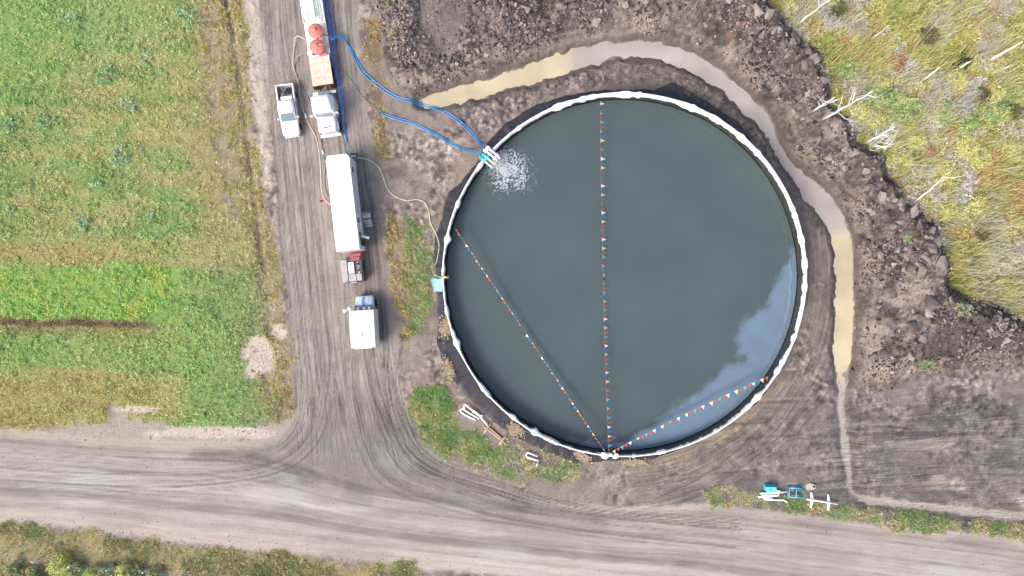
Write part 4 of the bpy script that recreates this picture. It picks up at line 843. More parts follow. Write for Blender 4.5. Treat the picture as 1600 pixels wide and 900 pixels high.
# fence along the road's far side
fence_st = mat('galvanised post', (206, 222, 234), 0.5, 0.1)
f0 = P(10, 863); t = thing('wire_fence', 'fence of thin galvanised posts in roadside grass', 'fence', (f0[0], f0[1], float(HZ(*f0))))
posts = [(-105, 842), (-45, 854), (10, 862), (67, 870), (122, 877), (180, 882), (235, 886), (292, 891), (350, 896), (408, 901)]; tips = []
for k, (a, b_) in enumerate(posts):
    x, y = P(a, b_); z = float(HZ(x, y)); lx, ly = x-f0[0], y-f0[1]; z0 = z-t.location.z
    MB().tube([(lx, ly, z0-.3), (lx+random.gauss(0, .03), ly+random.gauss(0, .03), z0+1.75)], 0.07, 6).build('post', fence_st, t); tips.append((lx, ly, z0))
for hgt in (0.55, 1.05, 1.55):
    MB().tube([(a, b_, c_+hgt) for a, b_, c_ in tips], 0.006, 4).build('wire', fence_st, t)

# ================================================================== VEHICLES
WHITE = mat('white vehicle paint', (252, 252, 252), 0.35, var=0.03, scale=1.0, coat=0.4)
DWHITE = mat('dirty white paint', (238, 236, 232), 0.6, var=0.05, scale=1.3, dirt=(176, 164, 152))
GLASS = mat('tinted glass', (120, 146, 160), 0.06, var=0.04, spec=1.0, coat=1.0); DGLASS = mat('dark side glass', (38, 42, 48), 0.08, var=0.05, spec=0.8)
RUBBER = mat('tyre rubber', (52, 50, 50), 0.9, var=0.15); DARK = mat('dark chassis', (60, 58, 60), 0.7, var=0.15); CHROME = mat('bare metal', (200, 202, 205), 0.3, 0.8)
BEDLIN = mat('grey bed liner', (160, 158, 160), 0.8, var=0.2); REDL = mat('red lamp', (200, 60, 60), 0.4); AMBER = mat('amber lamp', (230, 140, 60), 0.4)
RED = mat('faded red paint', (240, 142, 132), 0.6, var=0.06, scale=1.5, dirt=(222, 106, 98)); RUSTRED = mat('oxide red frame', (176, 98, 98), 0.7, var=0.15, dirt=(120, 80, 76))
CYAN = mat('cyan paint', (112, 228, 242), 0.5, var=0.08, scale=2); DKCYAN = mat('blue cyan paint', (44, 182, 222), 0.55, var=0.12, scale=2)
def wheel(parent, x, y, r=0.4, w=0.28, z=None):
    z = r if z is None else z
    pr = [(r*0.62, -w/2), (r*0.93, -w/2), (r, -w*0.32), (r, w*0.32), (r*0.93, w/2), (r*0.62, w/2)]
    o = MB().lathe((x, y, z), pr, 22, ry=math.pi/2).build('wheel', RUBBER, parent)
    MB().lathe((x, y, z), [(0.02, -w*0.42), (r*0.3, -w*0.42), (r*0.61, -w*0.3), (r*0.61, w*0.3), (r*0.3, w*0.42), (0.02, w*0.42)], 18, ry=math.pi/2).build('rim', CHROME, o)
    return o
def heading(a, b): # rotation that turns local +Y from pixel a to pixel b
    vx, vy = b[0]-a[0], -(b[1]-a[1]); return math.atan2(-vx, vy)
def sec(y, w, z0, z1, r=0.12, wt=None):
    wt = w if wt is None else wt
    return [(-w, y, z0), (w, y, z0), (w, y, z1-r*1.6), (wt-r*0.4, y, z1-r*0.5), (wt-r*1.6, y, z1), (-wt+r*1.6, y, z1), (-wt+r*0.4, y, z1-r*0.5), (-w, y, z1-r*1.6)]
def gz_at(px, py, z=0): return float(HZ(*P(px, py, z)))
# ---- pickup
rz = heading((444, 133), (455, 212)); c = P(449.5, 172, 1.1); pk = thing('pickup_truck', 'white crew cab pickup truck with a loaded open bed', 'pickup', (*c, gz_at(449, 172)+0.02), rz)
MB().loft([sec(2.90, .78, .5, .92), sec(2.80, .90, .45, 1.0), sec(2.35, .97, .42, 1.08), sec(1.2, .99, .42, 1.16), sec(-.95, 1.0, .42, 1.16)]).build('body', WHITE, pk)
MB().loft([sec(1.30, .88, 1.10, 1.20, .05, .84), sec(.55, .90, 1.10, 1.80, .12, .70), sec(.15, .90, 1.10, 1.90, .12, .72), sec(-.6, .90, 1.10, 1.90, .12, .72), sec(-.93, .90, 1.10, 1.78, .12, .72)]).build('cab', WHITE, pk)
MB().loft([[(-.80, 1.30, 1.21), (.80, 1.30, 1.21), (.66, .56, 1.80), (-.66, .56, 1.80)], [(-.80, 1.32, 1.235), (.80, 1.32, 1.235), (.66, .58, 1.83), (-.66, .58, 1.83)]], smooth=False).build('windshield', GLASS, pk)
for s in (-1, 1):
    MB().loft([[(s*.895, .85, 1.2), (s*.75, .42, 1.72), (s*.75, -.7, 1.72), (s*.895, -.8, 1.2)], [(s*.93, .85, 1.2), (s*.80, .42, 1.73), (s*.80, -.7, 1.73), (s*.93, -.8, 1.2)]], smooth=False).build('side_window', DGLASS, pk)
    MB().box((s*1.13, .95, 1.22), (.22, .14, .18), bevel=.03).build('mirror', WHITE, pk)
    MB().box((s*.94, -1.92, .82), (.14, 1.98, .72), bevel=.03).build('bed_side', WHITE, pk)
    MB().box((s*.70, 2.86, .82), (.34, .10, .16), bevel=.02).build('headlight', GLASS, pk)
    MB().box((s*.93, -2.93, .95), (.12, .05, .3)).build('taillight', REDL, pk)
    wheel(pk, s*.90, 1.85, .41); wheel(pk, s*.90, -1.75, .41)
MB().box((0, -1.93, .62), (1.76, 1.96, .08)).build('bed_floor', BEDLIN, pk); MB().box((0, -2.88, .85), (1.78, .09, .62), bevel=.02).build('tailgate', DWHITE, pk)
MB().box((0, -3.02, .52), (1.85, .16, .2), bevel=.04).build('rear_bumper', CHROME, pk); MB().box((0, 2.96, .5), (1.75, .16, .24), bevel=.05).build('front_bumper', CHROME, pk)
MB().box((-.08, -1.25, 1.02), (1.25, .52, .5), bevel=.04).build('toolbox', WHITE, pk)
R3 = Matrix.Rotation(rz, 4, 'Z')
def on(root, x, y, z): return tuple((Matrix.Translation(root.location) @ Matrix.Rotation(root.rotation_euler.z, 4, 'Z')) @ Vector((x, y, z)))
o = thing('hose_coil', 'dark hose coil lying in the pickup bed', 'hose', on(pk, -.35, -2.25, .67)); mb = MB()
for k in range(5):
    mb.tube([(math.cos(a)*(.34-.03*k), math.sin(a)*(.34-.03*k), .05+.075*k) for a in np.linspace(0, 6.0, 18)], .04, 5)
mb.build('coil', DARK, o)
o = thing('pipe_bundle', 'loose grey pipes lying in the pickup bed', 'pipes', on(pk, .4, -2.2, .68), rz+0.5)
for k in range(7): MB().tube([(random.uniform(-.3, .3), -.5, .05+.06*k), (random.uniform(-.3, .3), .5, .05+.06*k)], .035, 6).build('pipe', CHROME if k % 2 else DARK, o)

# ---- tractor unit (local y=0 at the front bumper)
rz = heading((503, 120), (515, 210)); c = P(515.5, 210, 1.2); tr = thing('truck_tractor', 'white long nose semi truck hitched to the trailer with red vessels', 'truck', (*c, gz_at(515, 200)+.02), rz)
MB().loft([sec(-.12, .78, .9, 1.75, .15), sec(-.3, .96, .75, 1.92, .18), sec(-1.0, 1.02, .75, 2.08, .2), sec(-1.85, 1.06, .75, 2.2, .2)]).build('hood', WHITE, tr)
MB().loft([sec(-1.82, 1.12, .7, 2.2, .1), sec(-1.98, 1.16, .7, 3.0, .18, 1.05), sec(-2.4, 1.18, .7, 3.12, .2, 1.08), sec(-3.6, 1.2, .7, 3.2, .2, 1.1), sec(-3.85, 1.2, .7, 3.15, .15, 1.1)]).build('cab', WHITE, tr)
MB().loft([sec(-2.2, .95, 3.0, 3.16, .06), sec(-2.9, 1.02, 3.0, 3.5, .2), sec(-3.78, 1.02, 3.0, 3.5, .2)]).build('roof_fairing', WHITE, tr)
MB().loft([[(-.92, -1.82, 2.24), (.92, -1.82, 2.24), (.86, -1.98, 2.92), (-.86, -1.98, 2.92)], [(-.92, -1.78, 2.25), (.92, -1.78, 2.25), (.86, -1.94, 2.95), (-.86, -1.94, 2.95)]], smooth=False).build('windshield', GLASS, tr)
MB().box((0, .02, .7), (2.35, .3, .42), bevel=.06).build('front_bumper', WHITE, tr); MB().box((0, -.12, 1.35), (1.2, .06, .8)).build('grille', CHROME, tr)
MB().box((0, -.62, 2.0), (.9, .10, .06)).build('hood_vent', DARK, tr)
for s in (-1, 1):
    MB().loft([[(s*.72, -.25, 1.15), (s*1.16, -.3, 1.15), (s*1.16, -1.4, 1.15), (s*.72, -1.4, 1.15)], [(s*.72, -.45, 1.5), (s*1.14, -.5, 1.45), (s*1.14, -1.2, 1.45), (s*.72, -1.2, 1.5)]]).build('fender', WHITE, tr)
    MB().box((s*.98, -.16, 1.3), (.3, .1, .25), bevel=.03).build('headlight', GLASS, tr)
    a = MB().tube([(s*1.1, -2.0, 2.5), (s*1.42, -1.92, 2.55)], .03, 6); a.box((s*1.45, -1.92, 2.45), (.22, .14, .55), bevel=.03); a.build('mirror', WHITE, tr)
    MB().tube([(s*1.2, -4.05, 1.0), (s*1.2, -4.05, 3.5)], .09, 10).build('exhaust_stack', CHROME, tr)
    MB().box((s*.42, -6.0, .98), (.12, 3.4, .26)).build('frame_rail', DARK, tr)
    MB().lathe((s*1.0, -3.2, .72), [(.02, -.6), (.3, -.6), (.3, .6), (.02, .6)], 14, rx=math.pi/2).build('fuel_tank', CHROME, tr)
    wheel(tr, s*1.02, -1.0, .52, .3)
    for yy in (-5.9, -7.2): wheel(tr, s*.98, yy, .52, .56)
    MB().box((s*1.0, -4.75, 1.12), (.6, .35, .05), rx=.2).build('mud_flap', DWHITE, tr)
MB().box((1.28, .08, .95), (.12, .2, .3), bevel=.03).build('corner_marker', RED, tr)
MB().box((0, -4.6, 1.15), (1.1, .6, .08)).build('deck_plate', CHROME, tr); MB().lathe((0, -6.5, 1.12), [(.02, 0), (.5, 0), (.5, .1), (.02, .12)], 18).build('fifth_wheel', DARK, tr)

# ---- trailer (local y=0 at the gooseneck's front edge, running to -y)
rz = heading((486, 0), (506, 132)); c = P(505, 133, 1.6); tl = thing('equipment_trailer', 'long flatbed trailer with rusty gooseneck deck carrying red vessels', 'trailer', (*c, gz_at(500, 120)+.02), rz)
RDECK = mat('rusty deck plates', (232, 206, 190), 0.8, var=.06, scale=2.2, dirt=(204, 162, 142))
for k in range(3):
    for j in range(4): MB().box((-.78+.78*k, -.42-.82*j, 1.62), (.765, .80, .06)).build('deck_plate', RDECK, tl)
MB().box((0, -1.65, 1.45), (2.3, 3.2, .24)).build('gooseneck', RUSTRED, tl)
MB().box((0, -3.42, 1.1), (2.2, .2, .7), bevel=.03).build('bulkhead', DWHITE, tl)
MB().box((0, -9.2, 1.0), (2.45, 11.2, .28), bevel=.03).build('main_deck', DWHITE, tl)
for k in range(5): MB().box((-.98+.49*k, -11.0, 1.17), (.46, 7.4, .06)).build('deck_board', DWHITE, tl)
for s in (-1, 1):
    MB().box((s*1.2, -11.0, 1.28), (.08, 7.4, .22)).build('side_rail', DWHITE, tl)
    for yy in (-11.8, -13.1): wheel(tl, s*.95, yy, .5, .55)
for k, xx in enumerate((-.85, -.6, -.4)):
    MB().tube([(xx, -7.2-.3*k, 1.36), (xx, -14.5, 1.36)], .06, 8).build('rack_pipe', mat('pale green pipe %d' % k, (206, 222, 214), .5), tl)
MB().box((.4, -9.0, 1.35), (1.3, 2.6, .3), bevel=.05).build('deck_box', DWHITE, tl); MB().box((.1, -11.4, 1.55), (1.9, .1, .7)).build('headboard', DWHITE, tl)
MB().box((.9, -3.75, 1.45), (.55, .5, .6), bevel=.04).build('valve_box', DWHITE, tl); MB().box((-.5, -3.35, 1.45), (.9, .3, .5), bevel=.04).build('manifold_block', RED, tl)
def vessel(yy, xx, label, spin, zc):
    o = thing('red_vessel', label, 'vessel', on(tl, xx, yy, 1.2), rz+spin)
    MB().lathe((0, 0, 0), [(.30, 0), (.40, .15), (.78, .6), (.82, .85), (.80, .92)], 12, smooth=False).build('hopper', RED, o)
    rf = MB().lathe((0, 0, 0), [(.86, .90), (.86, .98), (.55, 1.22), (.18, 1.36), (.18, 1.43), (.02, 1.43)], 12, smooth=False).build('cone_roof', RED, o)
    MB().lathe((0, 0, 1.43), [(.2, 0), (.2, .06), (.02, .08)], 12).build('hatch', RED, rf)
    MB().tube([(-1.0*zc, .1, 1.25), (.1, 0, 1.49)], .04, 6).build('vent_pipe', mat('pale pipe', (236, 190, 184), .5), o)
    for k in range(4):
        a = k*math.pi/2+.4; MB().box((math.cos(a)*.6, math.sin(a)*.6, .35), (.1, .1, .75)).build('leg', RED, o)
vessel(-4.15, -.12, 'red round vessel with a pale vent pipe next to the rusty deck', .1, 1.2)
vessel(-5.9, -.2, 'red round vessel with a cone roof standing next to the white deck boards', .8, .35)

# ---- long white trailer
rz = heading((526.5, 242), (543.5, 391)); c = P(535.2, 316.5, 3.9); lt_ = thing('office_trailer', 'long plain white box trailer parked on the mud track', 'trailer', (*c, gz_at(540, 320)+.02), rz)
Lh, Wh = 5.22, 1.29
sect = []
mb = MB()
prof_ = [(-Wh+.25, -Lh), (Wh-.25, -Lh), (Wh+.03, -Lh+.45), (Wh, -Lh+1.6), (Wh, Lh), (-Wh, Lh), (-Wh, -Lh+1.6), (-Wh-.03, -Lh+.45)]
mb.loft([[(a, b_, z) for a, b_ in prof_] for z in (.95, 3.82)]+[[(a*.985, b_*.997, 3.9) for a, b_ in prof_]], smooth=False).build('body', WHITE, lt_)
for k in range(7): MB().box((0, -Lh+1.5*k+.9, 3.905), (2.45, .035, .02)).build('roof_seam', WHITE, lt_)
for s in (-1, 1):
    MB().box((s*.5, 0, .82), (.14, 10.2, .24)).build('frame_rail', DARK, lt_)
    for yy in (-2.6, -1.5): wheel(lt_, s*1.05, yy, .48, .3)
# the side facing the tank is local -x (the trailer points down the picture)
for yy in (2.45, 4.35): MB().box((-Wh-.02, yy, 2.05), (.05, .85, 1.95)).build('door', DARK if yy > 4 else DWHITE, lt_)
st = MB(); st.box((-Wh-.55, 1.35, 1.0), (.95, .55, .05)); st.build('landing', CHROME, lt_)
for k in range(3): MB().box((-Wh-.55-.0, 1.9+.26*k, .78-.24*k), (.9, .25, .04)).build('step', CHROME, lt_)
for yy in (1.08, 1.62): MB().tube([(-Wh, yy, 1.95), (-Wh-1.0, yy, 1.95), (-Wh-1.0, yy, 1.0)], .03, 6).build('handrail', CHROME, lt_)
MB().box((-Wh-.45, 3.85, 2.6), (.95, .24, .08), rz=-.45).build('open_shutter', WHITE, lt_)
for yy in (-3.6, 2.0, 3.6): MB().box((-Wh-.03, yy, 2.9), (.06, .55, .5)).build('window', DGLASS, lt_)
MB().box((-.2, Lh+.55, 1.05), (1.5, 1.0, .25)).build('hitch_frame', RUSTRED, lt_); MB().box((-.2, Lh+.5, 1.35), (1.2, .55, .35), bevel=.05).build('hitch_box', RUSTRED, lt_)
rz2 = heading((547, 402), (551, 441)); c = P(549, 422, 1.9); gu = thing('generator_unit', 'grey panelled generator unit in front of the long white trailer', 'generator', (*c, gz_at(549, 422)+.02), rz2)
GREYP = mat('grey sheet panel', (196, 190, 188), .55, var=.06, dirt=(150, 142, 140))
MB().box((0, 0, .35), (2.2, 2.7, .3)).build('skid', DARK, gu)
MB().box((-.02, .0, 1.0), (2.1, 2.5, 1.05), bevel=.03).build('housing', BEDLIN, gu)
MB().box((.78, .05, 1.72), (.66, 2.5, .36), bevel=.03).build('roof_panel', GREYP, gu); MB().box((-.02, .85, 1.68), (.84, .80, .3), bevel=.03).build('roof_panel', GREYP, gu); MB().box((-.78, .85, 1.66), (.58, .80, .3), bevel=.03).build('roof_panel', GREYP, gu)
MB().box((0, -.25, 1.72), (.62, 1.25, .34), bevel=.04).build('access_hatch', WHITE, gu)
for k in range(6): MB().tube([(-.55-.1*(k % 3), -.9+.25*k, 1.5), (-.85, -.8+.22*k, 1.75+.05*(k % 2))], .09, 7).build('pipe_fitting', (CHROME, DARK, DWHITE)[k % 3], gu)
MB().box((-.6, -1.2, 1.55), (.8, .4, .3), bevel=.03).build('red_block', RUSTRED, gu); MB().box((0, 1.36, .9), (.7, .14, .7), bevel=.03).build('radiator', CHROME, gu)
for s in (-1, 1): wheel(gu, s*1.0, -.3, .42, .25)
# ---- box truck, nose up the picture
rz = heading((568, 545), (563, 459)); c = P(566, 514, 3.2); bt = thing('box_truck', 'white box truck with a short bluish nose and long mirror arm', 'truck', (*c, gz_at(566, 510)+.02), rz)
MB().box((0, 0, 2.05), (2.7, 4.1, 2.5), bevel=.06).build('box_body', WHITE, bt)
MB().loft([sec(3.62, .88, .6, 1.35, .12), sec(3.5, 1.0, .55, 1.5, .15), sec(2.75, 1.06, .55, 1.62, .15), sec(2.02, 1.08, .55, 1.7, .1)]).build('nose', mat('pale blue nose', (206, 226, 240), .3, var=.06, coat=.6, dirt=(160, 190, 215)), bt)  # nose mottled between two pale blues
MB().loft([[(-.98, 2.55, 1.64), (.98, 2.55, 1.64), (.92, 2.05, 2.5), (-.92, 2.05, 2.5)], [(-.98, 2.6, 1.66), (.98, 2.6, 1.66), (.92, 2.09, 2.53), (-.92, 2.09, 2.53)]], smooth=False).build('windshield', GLASS, bt)
MB().box((-.1, 3.05, 1.63), (.28, .9, .05)).build('nose_stripe', mat('blue stripe', (120, 170, 215), .4), bt)
MB().tube([(-1.05, 2.3, 2.35), (-1.55, 2.3, 2.4), (-2.0, 2.12, 2.4)], .05, 8).build('mirror_arm', WHITE, bt)
for xx, yy in ((-1.48, 2.3), (-2.02, 2.1)): MB().lathe((xx, yy, 2.25), [(.05, 0), (.2, .05), (.22, .2), (.15, .33), (.02, .36)], 14).build('mirror', WHITE, bt)
for xx in (-.5, .2, .75): MB().lathe((xx, 2.22, 2.45), [(.05, 0), (.15, .05), (.16, .15), (.02, .22)], 12).build('roof_lamp', WHITE, bt)
MB().box((-.05, -.55, 3.32), (.22, .55, .08), rz=.25, bevel=.02).build('roof_vent', CHROME, bt)
MB().box((0, -2.12, 1.0), (2.3, .2, .2), bevel=.03).build('rear_bumper', DWHITE, bt); MB().box((-.1, -2.1, 2.95), (1.9, .16, .12)).build('rear_light_bar', DWHITE, bt)
for s in (-1, 1):
    MB().box((s*1.0, -2.16, 1.2), (.2, .1, .2)).build('taillight', AMBER if s < 0 else REDL, bt); MB().box((s*.75, 3.6, 1.0), (.3, .08, .2)).build('headlight', GLASS, bt)
    wheel(bt, s*1.02, 2.75, .42, .28); wheel(bt, s*1.0, -1.1, .44, .5)
    MB().box((s*.4, 0, .7), (.1, 4.2, .2)).build('frame_rail', DARK, bt)
# small control box by the long trailer
c = P(552, 244, .8); o = thing('control_box', 'small dark blue grey box on a stand by the white trailer', 'box', (*c, gz_at(552, 244)), .1)
MB().box((0, 0, .55), (.75, .72, .5), bevel=.04).build('case', mat('slate paint', (92, 98, 122), .5), o); MB().box((0, 0, .82), (.6, .12, .06)).build('lid_handle', CHROME, o)
for sx in (-1, 1):
    for sy in (-1, 1): MB().box((sx*.3, sy*.3, .15), (.06, .06, .34)).build('leg', DARK, o)
# cones
CONE = mat('faded orange plastic', (232, 120, 104), .6)
for a, b_, lb in ((474, 188, 'small faded red cone standing between pickup and semi truck'), (502, 315, 'small faded red cone standing on the mud beside the long white trailer')):
    o = thing('traffic_cone', lb, 'cone', (*P(a, b_), gz_at(a, b_))); MB().lathe((0, 0, 0), [(.15, .04), (.12, .1), (.03, .5), (.02, .52)], 14).build('cone', CONE, o); MB().box((0, 0, .02), (.34, .34, .05), bevel=.015).build('base', CONE, o)

# ================================================================== HOSES AND PIPES
def hose(name, pts, r, m, label, cat='hose', lift=0.0, group=None, zs=None):
    if zs is None: zs = [None]*len(pts)
    p3 = []
    for (a, b_), z in zip(pts, zs):
        x, y = P(a, b_, z or 0); p3.append((x, y, (-99 if z is None else z)))
    sp3 = smooth_path([q[:2] for q in p3], .25); out = []
    for x, y in sp3: out.append(Vector((x, y, float(HZ(x, y))+r+lift)))
    if any(z is not None for z in zs):
        d = np.array([[math.hypot(q.x-a[0], q.y-a[1]) for q in out] for a in p3]); ki = d.argmin(1)
        for n_, (k, z) in enumerate(zip(ki, zs)):
            if z is None: continue
            for i_, q in enumerate(out):
                f = max(0, 1-abs(i_-k)/(10 if n_ not in (0, len(zs)-1) else 9)); q.z = max(q.z, q.z*(1-f)+z*f)
    o = MB().tube(out, r, 8).build(name, m, None); return tag(o, label, cat, group)
BLUE = mat('blue lay flat hose', (36, 156, 230), .35, var=.08, coat=.5); BLUE2 = mat('deep blue hose', (138, 170, 242), .4, var=.12, coat=.3)
GREYH = mat('grey hose', (176, 166, 160), .6); BEIGE = mat('beige hose', (226, 212, 198), .6); GREENH = mat('pale green hose', (206, 222, 178), .5); LBLUE = mat('light blue hose', (120, 186, 214), .5)
for k, dx_ in enumerate((-1.5, 1.5)):
    hose('blue_hose', [(517+dx_*.3, 61+dx_), (533, 60+dx_), (540, 63+dx_*.6), (556-dx_*.8, 92+dx_*.6), (570-dx_, 115+dx_), (592-dx_, 134+dx_), (620-dx_*.5, 152+dx_), (655, 160+dx_), (682-dx_*.3, 169+dx_), (712-dx_*.6, 186+dx_), (742-dx_*.8, 214+dx_*.5), (764-dx_*.5, 241)], .07, BLUE, 'bright blue hose from the trailer deck to the tank inlet', group='upper pair of blue hoses', zs=[1.2]+[None]*10+[3.2])
    hose('blue_hose', [(590, 173+dx_), (608, 182+dx_), (640, 191+dx_), (672, 206+dx_), (704, 224+dx_), (730, 236+dx_), (754, 241+dx_)], .07, BLUE, 'bright blue hose running from the grey hose to the tank inlet', group='lower pair of blue hoses', zs=[None]*6+[3.0])
for k, q in enumerate(((0, 0), (2.6, 0), (5.2, 1), (1.3, 2))):
    hose('dark_blue_hose', [(500+q[0], -80), (504+q[0], 0), (510+q[0]*1.5, 22), (514+q[0]*1.6, 45), (518+q[0], 70), (521+q[0]*.8, 105), (526+q[0], 128), (530+q[0], 150), (534+q[0]*.6, 180), (537+q[0]*.4, 205), (541+q[0]*.3, 222)], .075, BLUE2, 'dark blue hose lying in the bundle alongside trailer and semi truck', lift=.05*(k == 3), group='dark blue hose bundle')
hose('light_blue_hose', [(540, 218), (543, 228), (546, 240)], .04, LBLUE, 'thin light blue hose from the dark blue bundle to the small control box', zs=[None, None, .5])
hose('grey_hose', [(504, 80), (512, 82), (523, 95), (545, 122), (558, 140), (572, 158), (590, 172)], .06, GREYH, 'thin grey hose from the red vessel to the lower blue hoses', zs=[1.4]+[None]*6)
hose('grey_hose', [(500, 53), (512, 56), (519, 63), (517, 72)], .05, GREYH, 'short grey hose looping off the right of the trailer deck', zs=[1.6, 1.2, None, None])
hose('beige_hose', [(477, 62), (468, 60), (462, 66), (459, 85), (458, 102), (464, 120), (468, 140), (470, 158), (476, 178), (484, 196), (492, 210), (498, 232), (501, 262), (503, 300), (508, 312), (518, 321)], .055, BEIGE, 'long beige hose from the upper red vessel past the pickup to the trailer', zs=[1.3]+[None]*15)
hose('beige_hose', [(480, 80), (477, 89), (466, 92), (460, 100), (463, 118), (474, 140), (488, 165), (496, 190), (501, 215), (504, 238), (508, 258), (507, 282), (510, 302), (518, 312)], .055, GREYH, 'grey hose from the lower red vessel past the semi truck to the white trailer', zs=[1.3]+[None]*13)
hose('green_hose', [(547, 257), (556, 251), (567, 248), (582, 253), (594, 265), (600, 280), (605, 294), (616, 306), (634, 313), (652, 312), (664, 317), (670, 330), (673, 348), (681, 365), (686, 382), (684, 402), (679, 420), (682, 430), (692, 434)], .06, GREENH, 'long pale green hose curving from the white trailer to the tank rim', zs=[.9]+[None]*17+[3.7])
hose('green_hose', [(550, 258), (554, 272), (558, 290), (560, 308), (556, 318), (553, 322)], .04, GREENH, 'short pale green hose hanging beside the white trailer', zs=[.9]+[None]*4+[.9])
hose('grey_hose', [(562, 256), (570, 264), (578, 276), (588, 282), (600, 281)], .04, GREYH, 'thin grey hose branching from the pale green hose')
hose('grey_hose', [(604, 300), (620, 316), (638, 329), (648, 342), (660, 360), (668, 378), (668, 400)], .022, GREYH, 'very thin cable crossing the green grass patch')
# joints where hoses couple
for a, b_, lb in ((505, 238, 'white coupling on the beige hoses at the trailer nose'), (478, 181, 'white coupling on the beige hose beside the red cone')):
    o = thing('hose_coupling', lb, 'coupling', (*P(a, b_), gz_at(a, b_)+.1), .2); MB().tube([(0, -.25, 0), (0, .25, 0)], .1, 10).build('sleeve', DWHITE, o); MB().tube([(-.15, 0, 0), (.15, 0, .05)], .04, 6).build('lever', DWHITE, o)

PIPE = mat('white pvc pipe', (246, 246, 244), .4, var=.03); TANP = mat('rusty tan beam', (214, 186, 166), .7, var=.1, dirt=(176, 132, 108))
def pipe_thing(name, label, cat, px0, lines, r, m, part='pipe', z=.12, bend=False):
    c = P(*px0); g = gz_at(*px0); t = thing(name, label, cat, (*c, g))
    for ln in lines:
        p = np.array([P(*q) for q in ln]); p = smooth_path(p, .12) if (bend and len(p) > 2) else p
        MB().tube([(a-c[0], b_-c[1], float(HZ(a, b_))-g+z) for a, b_ in p], r, 8).build(part, m, t)
    return t
pipe_thing('pipe_rack', 'white bent pipes with hooked ends lying beside the liner edge', 'pipes', (740, 645), [[(749, 654), (735, 646), (722, 638), (719, 641), (722, 645), (734, 652), (741, 655), (743, 657)]], .11, PIPE, z=.14)
pipe_thing('bent_pipe', 'long white pipe with a hooked top lying above the white bent pipes', 'pipe', (745, 645), [[(726, 638), (725, 634), (727, 631), (738, 640), (746, 647), (751, 649), (755, 648)], [(739, 644), (741, 641), (746, 645), (753, 653), (762, 664)]], .10, PIPE, z=.34)
t = pipe_thing('rusty_cradle', 'rusty tan frame of two beams with crossbars beside the grass bank', 'frame', (773, 677), [[(756, 666), (791, 693)], [(760, 664), (787, 687)]], .09, TANP, 'beam', .2)
c = P(773, 677)
for a, b_ in (((768, 660), (756, 676)), ((792, 678), (780, 693))):
    p, q = P(*a), P(*b_); MB().tube([(p[0]-c[0], p[1]-c[1], .42), (q[0]-c[0], q[1]-c[1], .42)], .10, 8).build('crossbar', TANP, t)
pipe_thing('bent_pipe', 'white U shaped pipe lying in the roadside grass', 'pipe', (830, 714), [[(840, 712), (824, 706), (822, 710), (823, 713), (842, 719)]], .11, PIPE, z=.3)
pipe_thing('short_pipe', 'short pale blue pipe end beside the white U shaped pipe', 'pipe', (839, 725), [[(841, 722), (838, 728)]], .11, mat('pale blue pipe', (196, 220, 236), .4), z=.2)
# kit by the road on the right
t = pipe_thing('pipe_rack', 'stack of white pipes with bent ends beside the cyan crate', 'pipes', (1205, 776), [[(1186, 770), (1212, 769), (1228, 767)], [(1189, 768), (1192, 773), (1214, 773), (1216, 771)], [(1183, 775), (1192, 775), (1214, 774)], [(1190, 772), (1193, 779), (1208, 780), (1222, 780), (1227, 782), (1228, 784)], [(1192, 777), (1206, 778)], [(1210, 766), (1218, 766)]], .10, PIPE, z=.25)
c = P(1204, 764, .6); t = thing('crate', 'solid cyan box crate on the ground above the white pipes', 'crate', (*c, gz_at(1204, 764)), -.02)
MB().box((0, 0, .42), (1.1, .52, .72), bevel=.03).build('case', CYAN, t); MB().box((0, 0, .82), (1.14, .56, .06), bevel=.015).build('lid', CYAN, t); MB().box((-.1, .02, .87), (.35, .05, .05), rz=.3).build('handle', DKCYAN, t)
MB().box((0, .06, .06), (1.25, .7, .1)).build('pallet', DKCYAN, t)
c = P(1243, 770, .4); t = thing('steel_frame', 'open cyan steel frame with prongs lying by the road grass', 'frame', (*c, gz_at(1243, 770)), -.06)
for (x0, y0, x1, y1, z) in ((-.75, .55, -.75, -.5, .5), (.05, .5, .05, -.55, .55), (-.75, .52, .75, .52, .5), (-.75, -.5, .8, -.5, .5), (-.7, .62, .75, .62, .2), (-.7, -.6, .8, -.6, .2), (.1, .3, .85, .3, .4), (.1, -.32, .8, -.32, .4), (-.8, .6, -.8, -.55, .2)):
    MB().tube([(x0, y0, z), (x1, y1, z)], .055, 6).build('bar', CYAN if z > .45 else DKCYAN, t)
for x0, y0 in ((-.75, .52), (-.75, -.5), (.7, .52), (.75, -.5)): MB().box((x0, y0, .27), (.08, .08, .54)).build('leg', DKCYAN, t)
c = P(1279, 781); t = thing('cross_stand', 'white pole with two tapered cross arms lying beside the cyan frame', 'stand', (*c, gz_at(1279, 781)))
def loc_(a, b_): p = P(a, b_); return (p[0]-c[0], p[1]-c[1])
p, q = loc_(1258, 778), loc_(1302, 785); MB().tube([(*p, .42), (*q, .42)], .10, 8).build('pole', PIPE, t)
p, q = loc_(1302, 785), loc_(1306, 786); MB().tube([(*p, .42), (*q, .42)], .11, 8).build('pole_end', RDECK, t)
for (u, v, w) in (((1266, 768), (1267, 779), (1265, 792)), ((1292, 771), (1293, 784), (1292, 796))):
    u, v, w = loc_(*u), loc_(*v), loc_(*w); d = Vector((w[0]-u[0], w[1]-u[1], 0)).normalized(); n_ = Vector((-d.y, d.x, 0))
    out = [Vector((*u, 0))+n_*.06, Vector((*v, 0))+n_*.19, Vector((*w, 0))+n_*.08, Vector((*w, 0))-n_*.08, Vector((*v, 0))-n_*.19, Vector((*u, 0))-n_*.06]
    MB().loft([[(a.x, a.y, z) for a in out] for z in (.16, .30)], smooth=False).build('cross_arm', PIPE, t)
